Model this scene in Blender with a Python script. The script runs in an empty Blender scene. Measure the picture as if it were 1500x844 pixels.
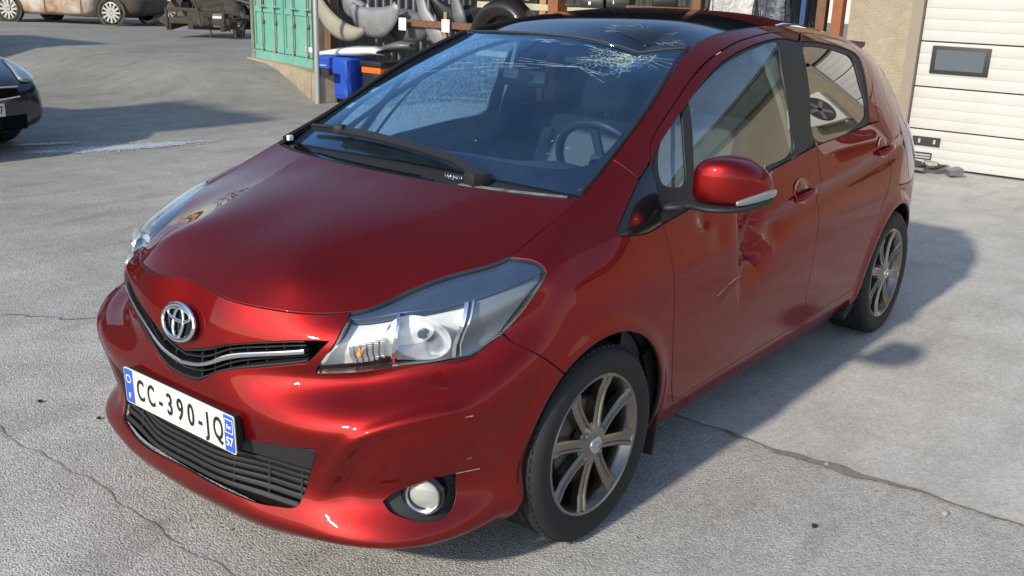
import bpy, bmesh, math, random, json
import numpy as np
from mathutils import Vector, Matrix
from mathutils.geometry import delaunay_2d_cdt
rnd=random.Random(7); R=math.radians
S=bpy.context.scene
# ---------------- camera ------------------------------------------------
CAMPOS=Vector((2.2177,2.2410,1.5805)); YAW,PITCH,ROLL=R(218.1184),R(17.1856),R(1.9084)
fw=Vector((math.cos(PITCH)*math.cos(YAW),math.cos(PITCH)*math.sin(YAW),-math.sin(PITCH)))
rt=fw.cross(Vector((0,0,1))).normalized(); up=rt.cross(fw)
r2=rt*math.cos(ROLL)+up*math.sin(ROLL); u2=-rt*math.sin(ROLL)+up*math.cos(ROLL)
cd=bpy.data.cameras.new('camera'); cam=bpy.data.objects.new('camera',cd); S.collection.objects.link(cam)
cam.matrix_world=Matrix(((r2.x,u2.x,-fw.x,CAMPOS.x),(r2.y,u2.y,-fw.y,CAMPOS.y),(r2.z,u2.z,-fw.z,CAMPOS.z),(0,0,0,1)))
cd.sensor_width=36; cd.lens=36*1438.66/1500; cd.clip_start=.05; cd.clip_end=3000
S.camera=cam; S.render.resolution_x=1024; S.render.resolution_y=576
# ---------------- sky, sun, exposure ------------------------------------
SUN_EL,SUN_AZ=R(30),R(-2.0)                     # azimuth measured from +x (car's nose) towards +y
w=bpy.data.worlds.new('World'); S.world=w; w.use_nodes=True; nt=w.node_tree; nt.nodes.clear()
sky=nt.nodes.new('ShaderNodeTexSky'); sky.sky_type='NISHITA'; sky.sun_disc=False
sky.sun_elevation=SUN_EL; sky.sun_rotation=R(90)-SUN_AZ; sky.air_density=1.0; sky.dust_density=.5; sky.ozone_density=1.2
bg=nt.nodes.new('ShaderNodeBackground'); bg.inputs[1].default_value=.15
wo=nt.nodes.new('ShaderNodeOutputWorld'); nt.links.new(sky.outputs[0],bg.inputs[0]); nt.links.new(bg.outputs[0],wo.inputs[0])
sl=bpy.data.lights.new('sun','SUN'); sl.energy=3.3; sl.angle=R(2.2); sl.color=(1,.91,.77)
so=bpy.data.objects.new('sun',sl); S.collection.objects.link(so)
sd=Vector((math.cos(SUN_EL)*math.cos(SUN_AZ),math.cos(SUN_EL)*math.sin(SUN_AZ),math.sin(SUN_EL)))
so.rotation_euler=sd.to_track_quat('Z','Y').to_euler(); so.location=(8,-2,9)
S.view_settings.view_transform='Standard'; S.view_settings.look='None'; S.view_settings.gamma=1; S.view_settings.exposure=0.43
S.render.engine='CYCLES'
# ---------------- materials ---------------------------------------------
MATS={}
def mat(name,col=(.5,.5,.5),rough=.5,metal=0,coat=0,coatr=.03,spec=.5,noise=None,bump=None,emis=None,alpha=None,trans=0,ior=1.45,vary=0):
    """procedural material; noise=(scale,amount,colour2), bump=(scale,strength,distance)"""
    m=bpy.data.materials.new(name); m.use_nodes=True; t=m.node_tree; b=t.nodes['Principled BSDF']; L=t.links.new
    b.inputs['Base Color'].default_value=(*col,1); b.inputs['Roughness'].default_value=rough; b.inputs['Metallic'].default_value=metal
    b.inputs['Coat Weight'].default_value=coat; b.inputs['Coat Roughness'].default_value=coatr; b.inputs['Specular IOR Level'].default_value=spec
    b.inputs['IOR'].default_value=ior; b.inputs['Transmission Weight'].default_value=trans
    tc=t.nodes.new('ShaderNodeTexCoord')
    if noise:
        n=t.nodes.new('ShaderNodeTexNoise'); n.inputs['Scale'].default_value=noise[0]; n.inputs['Detail'].default_value=8; n.inputs['Roughness'].default_value=.65
        r=t.nodes.new('ShaderNodeValToRGB'); r.color_ramp.elements[0].position=.5-noise[1]; r.color_ramp.elements[1].position=.5+noise[1]
        r.color_ramp.elements[0].color=(*col,1); r.color_ramp.elements[1].color=(*noise[2],1)
        L(tc.outputs['Object'],n.inputs['Vector']); L(n.outputs['Fac'],r.inputs['Fac']); L(r.outputs[0],b.inputs['Base Color'])
    if bump:
        n2=t.nodes.new('ShaderNodeTexNoise'); n2.inputs['Scale'].default_value=bump[0]; n2.inputs['Detail'].default_value=6
        bp=t.nodes.new('ShaderNodeBump'); bp.inputs['Strength'].default_value=bump[1]; bp.inputs['Distance'].default_value=bump[2]
        L(tc.outputs['Object'],n2.inputs['Vector']); L(n2.outputs['Fac'],bp.inputs['Height']); L(bp.outputs[0],b.inputs['Normal'])
    if emis: b.inputs['Emission Color'].default_value=(*emis[0],1); b.inputs['Emission Strength'].default_value=emis[1]
    MATS[name]=m; return m
def glassmat(name,tint,refl_rough=.0,ior=1.5,extra=0.0,dirt=None,rcol=(1,1,1)):
    """thin pane: tinted transparency under a fresnel reflection, optional dust film"""
    m=bpy.data.materials.new(name); m.use_nodes=True; t=m.node_tree; t.nodes.clear(); L=t.links.new
    o=t.nodes.new('ShaderNodeOutputMaterial'); tr=t.nodes.new('ShaderNodeBsdfTransparent'); tr.inputs[0].default_value=(*tint,1)
    g=t.nodes.new('ShaderNodeBsdfGlossy'); g.inputs['Roughness'].default_value=refl_rough; g.inputs['Color'].default_value=(*rcol,1)
    # Schlick reflectance, the same from both sides of the pane
    lw=t.nodes.new('ShaderNodeLayerWeight'); lw.inputs[0].default_value=.5; pw=t.nodes.new('ShaderNodeMath'); pw.operation='POWER'; pw.inputs[1].default_value=5.; L(lw.outputs['Facing'],pw.inputs[0])
    f0=((ior-1)/(ior+1))**2; f=t.nodes.new('ShaderNodeMath'); f.operation='MULTIPLY_ADD'; f.inputs[1].default_value=1-f0; f.inputs[2].default_value=f0; L(pw.outputs[0],f.inputs[0])
    mth=t.nodes.new('ShaderNodeMath'); mth.operation='MULTIPLY_ADD'; mth.inputs[1].default_value=1.35; mth.inputs[2].default_value=extra; mth.use_clamp=True
    mx=t.nodes.new('ShaderNodeMixShader'); L(f.outputs[0],mth.inputs[0]); L(mth.outputs[0],mx.inputs[0]); L(tr.outputs[0],mx.inputs[1]); L(g.outputs[0],mx.inputs[2])
    last=mx
    if dirt:
        d=t.nodes.new('ShaderNodeBsdfTranslucent' if len(dirt)>3 else 'ShaderNodeBsdfDiffuse'); d.inputs[0].default_value=(*dirt[0],1)
        tc=t.nodes.new('ShaderNodeTexCoord'); n=t.nodes.new('ShaderNodeTexNoise'); n.inputs['Scale'].default_value=dirt[2]; n.inputs['Detail'].default_value=8
        mr=t.nodes.new('ShaderNodeMapRange'); mr.inputs[1].default_value=.35; mr.inputs[2].default_value=.75; mr.inputs[3].default_value=dirt[1]*.3; mr.inputs[4].default_value=dirt[1]
        L(tc.outputs['Object'],n.inputs['Vector']); L(n.outputs['Fac'],mr.inputs[0])
        m2=t.nodes.new('ShaderNodeMixShader'); L(mr.outputs[0],m2.inputs[0]); L(mx.outputs[0],m2.inputs[1]); L(d.outputs[0],m2.inputs[2]); last=m2
    L(last.outputs[0],o.inputs[0]); MATS[name]=m; return m
# ---------------- object helpers ----------------------------------------
COL=S.collection
def link(name,data,parent=None):
    o=bpy.data.objects.new(name,data); COL.objects.link(o)
    if parent is not None: o.parent=parent
    return o
def tag(o,label=None,cat=None,group=None,kind=None):
    for k,v in (('label',label),('category',cat),('group',group),('kind',kind)):
        if v: o[k]=v
    return o
def empty(name,loc=(0,0,0),rz=0,label=None,cat=None,group=None):
    o=link(name,None); o.location=loc; o.rotation_euler=(0,0,rz); o.empty_display_size=.2
    return tag(o,label,cat,group)
def mesh(name,V,F,m,parent=None,N=None,smooth=True,deep=False):
    me=bpy.data.meshes.new(name); me.from_pydata([tuple(map(float,v)) for v in V],[],[tuple(int(i) for i in f) for f in F])
    ml=m if isinstance(m,(list,tuple)) else [m]
    for q in ml: me.materials.append(MATS[q] if isinstance(q,str) else q)
    if deep and m=='red_paint':               # gap shade painted black on the red panel edges, not rubber
        me.materials.append(MATS['rubber']); q=0; mi=[]
        for f in F:
            if len(f)==4: mi.append(q%2); q+=1
            else: mi.append(0)
        me.polygons.foreach_set('material_index',mi)
    if smooth: me.polygons.foreach_set('use_smooth',[True]*len(me.polygons))
    if N is not None: me.normals_split_custom_set_from_vertices([tuple(map(float,n)) for n in N])
    me.update()
    return link(name,me,parent)
class MB:
    """collects simple shapes into one mesh"""
    def __init__(s): s.bm=bmesh.new()
    def box(s,c,d,rot=None,bev=0):
        r=bmesh.ops.create_cube(s.bm,size=1); vs=r['verts']
        M=Matrix.Translation(c)@(rot.to_4x4() if rot is not None else Matrix())@Matrix.Diagonal((*d,1))
        bmesh.ops.transform(s.bm,matrix=M,verts=vs)
        if bev:
            es=list({e for v in vs for e in v.link_edges}); bmesh.ops.bevel(s.bm,geom=es,offset=bev,segments=2,affect='EDGES',profile=.6)
        return s
    def tube(s,pts,r,n=8,cap=True):
        pts=[Vector(p) for p in pts]; rs=r if isinstance(r,(list,tuple)) else [r]*len(pts); rings=[]
        for i,p in enumerate(pts):
            t=(pts[min(i+1,len(pts)-1)]-pts[max(i-1,0)]).normalized(); a=t.orthogonal() if i==0 else (a-t*a.dot(t))
            a=a.normalized(); b=t.cross(a)
            rings.append([s.bm.verts.new(p+(a*math.cos(2*math.pi*k/n)+b*math.sin(2*math.pi*k/n))*rs[i]) for k in range(n)])
        for q,w_ in zip(rings,rings[1:]):
            for k in range(n): s.bm.faces.new((q[k],q[(k+1)%n],w_[(k+1)%n],w_[k]))
        if cap and n>2: s.bm.faces.new(rings[0][::-1]); s.bm.faces.new(rings[-1])
        return s
    def strip(s,pts,w_,t,upv=(0,0,1)):
        """flat bar through pts: half width w_ sideways, thickness t along upv"""
        pts=[Vector(p) for p in pts]; upv=Vector(upv); rings=[]
        for i,p in enumerate(pts):
            tg=(pts[min(i+1,len(pts)-1)]-pts[max(i-1,0)]).normalized(); sd_=tg.cross(upv).normalized(); n_=sd_.cross(tg).normalized()
            rings.append([s.bm.verts.new(p+sd_*a*w_+n_*b*t) for a,b in ((-1,-.5),(1,-.5),(1,.5),(-1,.5))])
        for q,w2 in zip(rings,rings[1:]):
            for k in range(4): s.bm.faces.new((q[k],q[(k+1)%4],w2[(k+1)%4],w2[k]))
        s.bm.faces.new(rings[0][::-1]); s.bm.faces.new(rings[-1]); return s
    def lathe(s,prof,n=32,axis='y',M=None,a0=0,a1=2*math.pi):
        """prof: (radius, along) revolved about axis y"""
        full=abs(a1-a0-2*math.pi)<1e-6; rings=[]
        for k in range(n if full else n+1):
            a=a0+(a1-a0)*k/n; ring=[]
            for r_,h_ in prof:
                v=Vector((r_*math.cos(a),h_,r_*math.sin(a))); ring.append(s.bm.verts.new(M@v if M is not None else v))
            rings.append(ring)
        for k in range(n):
            q,w_=rings[k],rings[(k+1)%len(rings)]
            for j in range(len(prof)-1):
                if prof[j][0]<1e-6 and prof[j+1][0]<1e-6: continue
                s.bm.faces.new((q[j],q[j+1],w_[j+1],w_[j]))
        return s
    def prism(s,poly,d,M=None):
        """poly: 2D outline in xz extruded along y by d"""
        a=[Vector((p[0],0,p[1])) for p in poly]; b=[Vector((p[0],d,p[1])) for p in poly]
        if M is not None: a=[M@v for v in a]; b=[M@v for v in b]
        A=[s.bm.verts.new(v) for v in a]; B=[s.bm.verts.new(v) for v in b]
        s.bm.faces.new(A); s.bm.faces.new(B[::-1]); n=len(A)
        for k in range(n): s.bm.faces.new((A[k],B[k],B[(k+1)%n],A[(k+1)%n]))
        return s
    def build(s,name,m,parent=None,smooth=True,angle=35,loc=None):
        bmesh.ops.remove_doubles(s.bm,verts=s.bm.verts,dist=1e-5)
        bmesh.ops.recalc_face_normals(s.bm,faces=s.bm.faces)
        me=bpy.data.meshes.new(name); 
        if smooth:
            for f in s.bm.faces: f.smooth=True
            for e in s.bm.edges:
                if len(e.link_faces)!=2 or e.calc_face_angle(0)>R(angle): e.smooth=False
        s.bm.to_mesh(me); s.bm.free()
        for q in (m if isinstance(m,(list,tuple)) else [m]): me.materials.append(MATS[q])
        o=link(name,me,parent)
        if loc is not None: o.location=loc
        return o
def copy_tree(o,parent=None):
    c=o.copy(); COL.objects.link(c); c.parent=parent
    for ch in o.children: copy_tree(ch,c)
    return c
mat('ground_mat')     # filled in below
def paint():
    m=mat('red_paint',(.255,.0078,.0072),.46,.90,.80,.02); t=m.node_tree; b=t.nodes['Principled BSDF']; L=t.links.new
    b.inputs['Coat IOR'].default_value=1.40; b.inputs['Specular Tint'].default_value=(.30,.02,.025,1)
    tc=t.nodes.new('ShaderNodeTexCoord'); v=t.nodes.new('ShaderNodeTexNoise'); v.inputs['Scale'].default_value=2.2; v.inputs['Detail'].default_value=5
    L(tc.outputs['Object'],v.inputs['Vector'])
    d=t.nodes.new('ShaderNodeTexNoise'); d.inputs['Scale'].default_value=260; d.inputs['Detail'].default_value=3; L(tc.outputs['Object'],d.inputs['Vector'])
    # road dust thickens towards the sills: a film with its own colour
    g=t.nodes.new('ShaderNodeSeparateXYZ'); L(tc.outputs['Object'],g.inputs[0]); zr=t.nodes.new('ShaderNodeMapRange'); zr.inputs[1].default_value=.55; zr.inputs[2].default_value=.18; zr.inputs[3].default_value=.008; zr.inputs[4].default_value=.07; L(g.outputs[2],zr.inputs[0])
    mm=t.nodes.new('ShaderNodeMath'); mm.operation='MULTIPLY'; L(v.outputs['Fac'],mm.inputs[0]); L(zr.outputs[0],mm.inputs[1])
    mx=t.nodes.new('ShaderNodeMix'); mx.data_type='RGBA'; mx.inputs[6].default_value=(.255,.0078,.0072,1); mx.inputs[7].default_value=(.33,.24,.19,1)
    # dried dust specks and faint water marks on the upward faces
    sp=t.nodes.new('ShaderNodeMapRange'); sp.inputs[1].default_value=.63; sp.inputs[2].default_value=.74; sp.inputs[3].default_value=0; sp.inputs[4].default_value=.22; L(d.outputs['Fac'],sp.inputs[0])
    w2=t.nodes.new('ShaderNodeTexVoronoi'); w2.inputs['Scale'].default_value=46; L(tc.outputs['Object'],w2.inputs['Vector']); wr=t.nodes.new('ShaderNodeMapRange'); wr.inputs[1].default_value=.16; wr.inputs[2].default_value=.06; wr.inputs[3].default_value=0; wr.inputs[4].default_value=.07; L(w2.outputs['Distance'],wr.inputs[0])
    a1=t.nodes.new('ShaderNodeMath'); a1.operation='ADD'; L(sp.outputs[0],a1.inputs[0]); L(wr.outputs[0],a1.inputs[1])
    a3=t.nodes.new('ShaderNodeMath'); a3.operation='MULTIPLY'; L(a1.outputs[0],a3.inputs[0]); L(v.outputs['Fac'],a3.inputs[1])
    a2=t.nodes.new('ShaderNodeMath'); a2.operation='ADD'; L(a3.outputs[0],a2.inputs[0]); L(mm.outputs[0],a2.inputs[1])
    L(a2.outputs[0],mx.inputs[0]); L(mx.outputs[2],b.inputs['Base Color'])
    r=t.nodes.new('ShaderNodeMapRange'); r.inputs[1].default_value=.3; r.inputs[2].default_value=.75; r.inputs[3].default_value=.0; r.inputs[4].default_value=.03; L(v.outputs['Fac'],r.inputs[0]); L(r.outputs[0],b.inputs['Coat Roughness'])
paint()
mat('black_plastic',(.018,.018,.019),.55,bump=(900,.15,.0005))
mat('black_gloss',(.008,.008,.009),.12,coat=.6)
mat('rubber',(.012,.012,.012),.7)
mat('tyre_rubber',(.017,.017,.018),.72,bump=(60,.3,.002))
mat('rim_metal',(.27,.238,.205),.26,.92,coat=.5,coatr=.1,noise=(14,.22,(.20,.178,.158)))
mat('chrome',(.75,.76,.78),.08,1)
mat('satin_chrome',(.6,.61,.63),.25,1)
mat('dark_void',(.006,.006,.006),.8,spec=.08)
mat('plate_white',(.70,.70,.655),.4,coat=.2,noise=(24,.28,(.60,.59,.54)))
mat('plate_blue',(.03,.10,.52),.35)
mat('plate_black',(.012,.012,.014),.4)
mat('reflector',(.88,.89,.90),.16,.9)
mat('lamp_dark',(.05,.085,.15),.22,.4,coat=.8)  # bluish base stands in for sky reflected in the dark housing
mat('lamp_grey',(.22,.24,.27),.3,.3,coat=.5)
mat('lamp_bezel',(.74,.75,.74),.35,.1,coat=.4)
mat('amber',(.9,.32,.02),.3)
mat('white_plastic',(.8,.8,.78),.4)
mat('interior_dark',(.055,.058,.064),.7,bump=(300,.2,.001))
mat('seat_cloth',(.17,.155,.15),.85,bump=(500,.3,.001))
mat('trim_grey',(.34,.345,.35),.7)
mat('rust_disc',(.16,.09,.05),.6,.5,noise=(30,.3,(.3,.27,.25)))
mat('lens_fog',(.42,.42,.39),.2,.2,coat=.9)
glassmat('windscreen_glass',(.60,.80,.94),0,1.52,.10,dirt=((.30,.45,.60),.04,6),rcol=(.42,.70,1))  # coating tint, with the sky's blue also put into the reflection colour
glassmat('fogged_glass',(.62,.80,.90),0,1.52,.05,dirt=((.55,.80,.97),.50,70,1))
glassmat('side_glass',(.62,.70,.70),0,1.52,.10,dirt=((.5,.48,.42),.05,9))
glassmat('privacy_glass',(.10,.11,.11),0,1.52,.12,dirt=((.4,.36,.3),.05,9))
glassmat('lamp_lens',(.97,.98,.99),0,1.45,.0,dirt=((.7,.72,.72),.02,14))
m=mat('roof_glass',(.004,.005,.008),.03,spec=1.0,ior=1.7); m.node_tree.nodes['Principled BSDF'].inputs['Specular Tint'].default_value=(.45,.70,1,1)  # blue of the reflected sky put into the specular tint
mat('dark_chrome',(.25,.25,.26),.3,.9)
mat('lens_clear',(.30,.31,.32),.15,.6,coat=1)
mat('red_recess_shade',(.20,.008,.010),.3,.5,1.0); mat('red_hollow_shade',(.10,.005,.006),.4,.4,.6)  # darker copies of the body red, handle recess shade put into the colour
mat('seal_brown',(.035,.03,.026),.7)
mat('dusty_grey',(.30,.29,.28),.8,noise=(25,.2,(.07,.07,.07)))
mat('sticker',(.45,.62,.66),.6)
glassmat('crack_white',(.75,.85,.85),.3,1.5,.12,dirt=((.55,.66,.66),.75,40))
mat('crumb',(.42,.52,.48),.2,coat=.6)
mat('wheel_leather',(.03,.032,.036),.45)
mat('visor_grey',(.30,.31,.31),.8)
mat('tail_red',(.35,.012,.02),.15,coat=1)
mat('stone_black',(.02,.02,.022),.7)
mat('lamp_film',(.62,.52,.55),.25,coat=.6,noise=(25,.2,(.45,.30,.34)),bump=(30,1,.02))
mat('scratch_grey',(.50,.46,.44),.7)
glassmat('scuff_film',(1,1,1),.3,1.3,.0,dirt=((.60,.54,.53),.85,38))
def ground_material(name,base,dark,fine,bumps,stain,speck,yard=False):
    """coarse paving: aggregate speckle, wide stains, bump"""
    m=bpy.data.materials.new(name); m.use_nodes=True; t=m.node_tree; b=t.nodes['Principled BSDF']; L=t.links.new; b.inputs['Roughness'].default_value=.85; b.inputs['Specular IOR Level'].default_value=.3
    tc=t.nodes.new('ShaderNodeTexCoord')
    def nz(sc,det=6,ro=.6):
        n=t.nodes.new('ShaderNodeTexNoise'); n.inputs['Scale'].default_value=sc; n.inputs['Detail'].default_value=det; n.inputs['Roughness'].default_value=ro; L(tc.outputs['Object'],n.inputs['Vector']); return n
    def ramp(a,b_,c0,c1):
        r=t.nodes.new('ShaderNodeValToRGB'); r.color_ramp.elements[0].position=a; r.color_ramp.elements[1].position=b_; r.color_ramp.elements[0].color=(*c0,1); r.color_ramp.elements[1].color=(*c1,1); return r
    big=nz(.55,8,.65); r1=ramp(.35,.68,dark,base); L(big.outputs['Fac'],r1.inputs[0])
    st=nz(3.2,7,.7); r2=ramp(.40,.72,(1,1,1),stain); L(st.outputs['Fac'],r2.inputs[0])
    mx=t.nodes.new('ShaderNodeMix'); mx.data_type='RGBA'; mx.blend_type='MULTIPLY'; mx.inputs[0].default_value=.8; L(r1.outputs[0],mx.inputs[6]); L(r2.outputs[0],mx.inputs[7])
    vo=t.nodes.new('ShaderNodeTexVoronoi'); vo.inputs['Scale'].default_value=fine; L(tc.outputs['Object'],vo.inputs['Vector'])
    sp=t.nodes.new('ShaderNodeSeparateColor'); L(vo.outputs['Color'],sp.inputs[0])
    r3=ramp(0,1,(1-speck,)*3,(1+speck*.75,)*3); L(sp.outputs[0],r3.inputs[0])
    m2=t.nodes.new('ShaderNodeMix'); m2.data_type='RGBA'; m2.blend_type='MULTIPLY'; m2.inputs[0].default_value=1; L(mx.outputs[2],m2.inputs[6]); L(r3.outputs[0],m2.inputs[7])
    # dark pits and pale chips
    f2=nz(fine*.55,3,.6); r4=ramp(.60,.70,(1,1,1),(.45,.45,.45)); L(f2.outputs['Fac'],r4.inputs[0])
    m3=t.nodes.new('ShaderNodeMix'); m3.data_type='RGBA'; m3.blend_type='MULTIPLY'; m3.inputs[0].default_value=speck*1.6 if speck<.5 else .8; L(m2.outputs[2],m3.inputs[6]); L(r4.outputs[0],m3.inputs[7])
    # oil spots and scuffed tyre tracks
    mp=t.nodes.new('ShaderNodeMapping'); mp.inputs['Scale'].default_value=(.5,2.6,1); L(tc.outputs['Object'],mp.inputs[0]); tk=nz(1.3,6,.6); L(mp.outputs[0],tk.inputs['Vector']); rk=ramp(.52,.72,(1,1,1),(.70,.69,.68)); L(tk.outputs['Fac'],rk.inputs[0])
    oil=nz(1.7,4,.5); ro=ramp(.70,.78,(1,1,1),(.62,.60,.58)); L(oil.outputs['Fac'],ro.inputs[0])
    for q_ in (rk,ro):
        mo=t.nodes.new('ShaderNodeMix'); mo.data_type='RGBA'; mo.blend_type='MULTIPLY'; mo.inputs[0].default_value=.8; L(m3.outputs[2],mo.inputs[6]); L(q_.outputs[0],mo.inputs[7]); m3=mo
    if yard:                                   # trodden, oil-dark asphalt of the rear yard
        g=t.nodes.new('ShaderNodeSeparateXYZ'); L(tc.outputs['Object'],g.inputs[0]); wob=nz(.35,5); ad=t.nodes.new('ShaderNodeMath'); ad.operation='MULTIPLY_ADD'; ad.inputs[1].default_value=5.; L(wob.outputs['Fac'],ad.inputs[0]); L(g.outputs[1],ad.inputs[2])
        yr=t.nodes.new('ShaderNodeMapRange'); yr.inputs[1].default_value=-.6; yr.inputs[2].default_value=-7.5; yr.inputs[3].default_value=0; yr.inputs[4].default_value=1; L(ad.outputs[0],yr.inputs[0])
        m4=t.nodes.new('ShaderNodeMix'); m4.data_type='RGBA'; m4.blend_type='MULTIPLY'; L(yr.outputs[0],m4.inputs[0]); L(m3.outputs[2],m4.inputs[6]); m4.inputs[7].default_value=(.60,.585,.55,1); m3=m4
    L(m3.outputs[2],b.inputs['Base Color'])
    add=t.nodes.new('ShaderNodeMath'); add.operation='ADD'; L(f2.outputs['Fac'],add.inputs[0]); L(vo.outputs['Distance'],add.inputs[1])
    n3=nz(9,5); ad2=t.nodes.new('ShaderNodeMath'); ad2.operation='MULTIPLY_ADD'; ad2.inputs[1].default_value=1.2; L(n3.outputs['Fac'],ad2.inputs[0]); L(add.outputs[0],ad2.inputs[2])
    bp=t.nodes.new('ShaderNodeBump'); bp.inputs['Strength'].default_value=bumps[0]; bp.inputs['Distance'].default_value=bumps[1]; bp.invert=True; L(ad2.outputs[0],bp.inputs['Height']); L(bp.outputs[0],b.inputs['Normal'])
    MATS[name]=m
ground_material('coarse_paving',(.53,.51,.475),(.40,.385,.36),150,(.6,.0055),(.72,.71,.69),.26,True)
ground_material('concrete',(.56,.54,.50),(.44,.425,.395),110,(.45,.004),(.74,.73,.70),.15)
mat('joint_dirt',(.17,.155,.13),.95,noise=(40,.2,(.26,.24,.20)),bump=(120,.8,.006))
mat('crack_dark',(.20,.19,.17),.95,noise=(60,.3,(.30,.285,.26)))
mat('stone_grey',(.38,.37,.35),.9,noise=(6,.3,(.26,.25,.24)))
mat('beige_render',(.42,.36,.26),.9,noise=(9,.22,(.31,.26,.18)),bump=(70,.9,.02))
mat('door_white',(.57,.565,.54),.45,noise=(1.1,.28,(.47,.455,.41)))
mat('frame_brown',(.26,.22,.17),.7); mat('dark_frame',(.03,.03,.032),.5); mat('roof_dark',(.06,.075,.07),.7)
mat('pane_dark',(.10,.12,.14),.08,coat=.5)
mat('ac_white',(.75,.74,.70),.5); mat('fan_dark',(.03,.03,.03),.6)
mat('rust_orange',(.30,.095,.035),.7,noise=(12,.25,(.20,.075,.04)),bump=(60,.3,.004))
mat('rust_brown',(.12,.055,.035),.8,noise=(9,.25,(.20,.10,.06)))
mat('wood_post',(.30,.17,.08),.8,noise=(8,.25,(.40,.25,.12)))
mat('shelf_cream',(.52,.46,.34),.7,noise=(10,.25,(.40,.34,.24)))
mat('corrugated_grey',(.26,.27,.29),.5,.4,noise=(3,.3,(.17,.17,.18)))
mat('corrugated_dark',(.055,.058,.062),.6,.2)
mat('panel_silver',(.30,.305,.31),.5,.25,coat=.3,noise=(7,.25,(.20,.20,.20))); mat('panel_grey',(.12,.125,.13),.45,.3,coat=.3,noise=(7,.25,(.18,.18,.18))); mat('panel_black',(.02,.02,.022),.35,coat=.3); mat('panel_white',(.75,.75,.73),.35,coat=.3)
mat('primer_tan',(.36,.33,.25),.7,noise=(5,.3,(.24,.22,.17)))
mat('bag_blue',(.02,.09,.50),.45,noise=(4,.3,(.015,.06,.36)),bump=(9,.6,.04))
mat('bag_print',(.22,.35,.75),.5); mat('crate_orange',(.70,.13,.02),.5); mat('tag_white',(.78,.77,.72),.6)
mat('container_green',(.10,.33,.255),.65,noise=(1.8,.2,(.19,.40,.33)),bump=(30,.2,.004))
mat('container_rust',(.17,.085,.05),.85,noise=(9,.25,(.24,.30,.22))); mat('container_bar',(.22,.45,.36),.55,noise=(14,.2,(.30,.22,.15)))
mat('container_mark',(.70,.80,.74),.6); mat('shade_box_grey',(.30,.31,.32),.6,noise=(2,.3,(.22,.20,.18)))
mat('retaining_concrete',(.42,.34,.22),.9,noise=(3.5,.22,(.24,.20,.14)),bump=(40,.5,.01))
mat('pole_galv',(.55,.56,.57),.4,.7)
mat('blue_black_paint',(.018,.022,.035),.3,.4,1.0); mat('lamp_pale',(.24,.29,.33),.12,coat=1)
mat('burnt_rust',(.30,.17,.075),.85,noise=(2.2,.12,(.50,.47,.40)),bump=(20,.4,.01))
mat('burnt_black',(.025,.023,.022),.8,noise=(6,.25,(.10,.075,.05)),bump=(25,.7,.02))
mat('tarp_blue',(.04,.16,.45),.5,bump=(7,.7,.05)); mat('film_grey',(.46,.46,.45),.3,coat=.6,bump=(14,1,.05)); mat('film_dark',(.07,.08,.10),.2,coat=.8,bump=(12,1,.05))
mat('rack_blue',(.02,.05,.14),.5); mat('ice_white',(.66,.68,.72),.5,noise=(7,.3,(.40,.41,.43)))
mat('rim_pale',(.42,.42,.41),.45,.7); mat('bark',(.10,.08,.065),.95); mat('leaf_dull',(.10,.095,.05),.8); mat('leaf_dark',(.06,.065,.035),.8)
mat('far_wall',(.55,.54,.50),.8); mat('scrap_red',(.32,.10,.05),.7)
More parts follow.
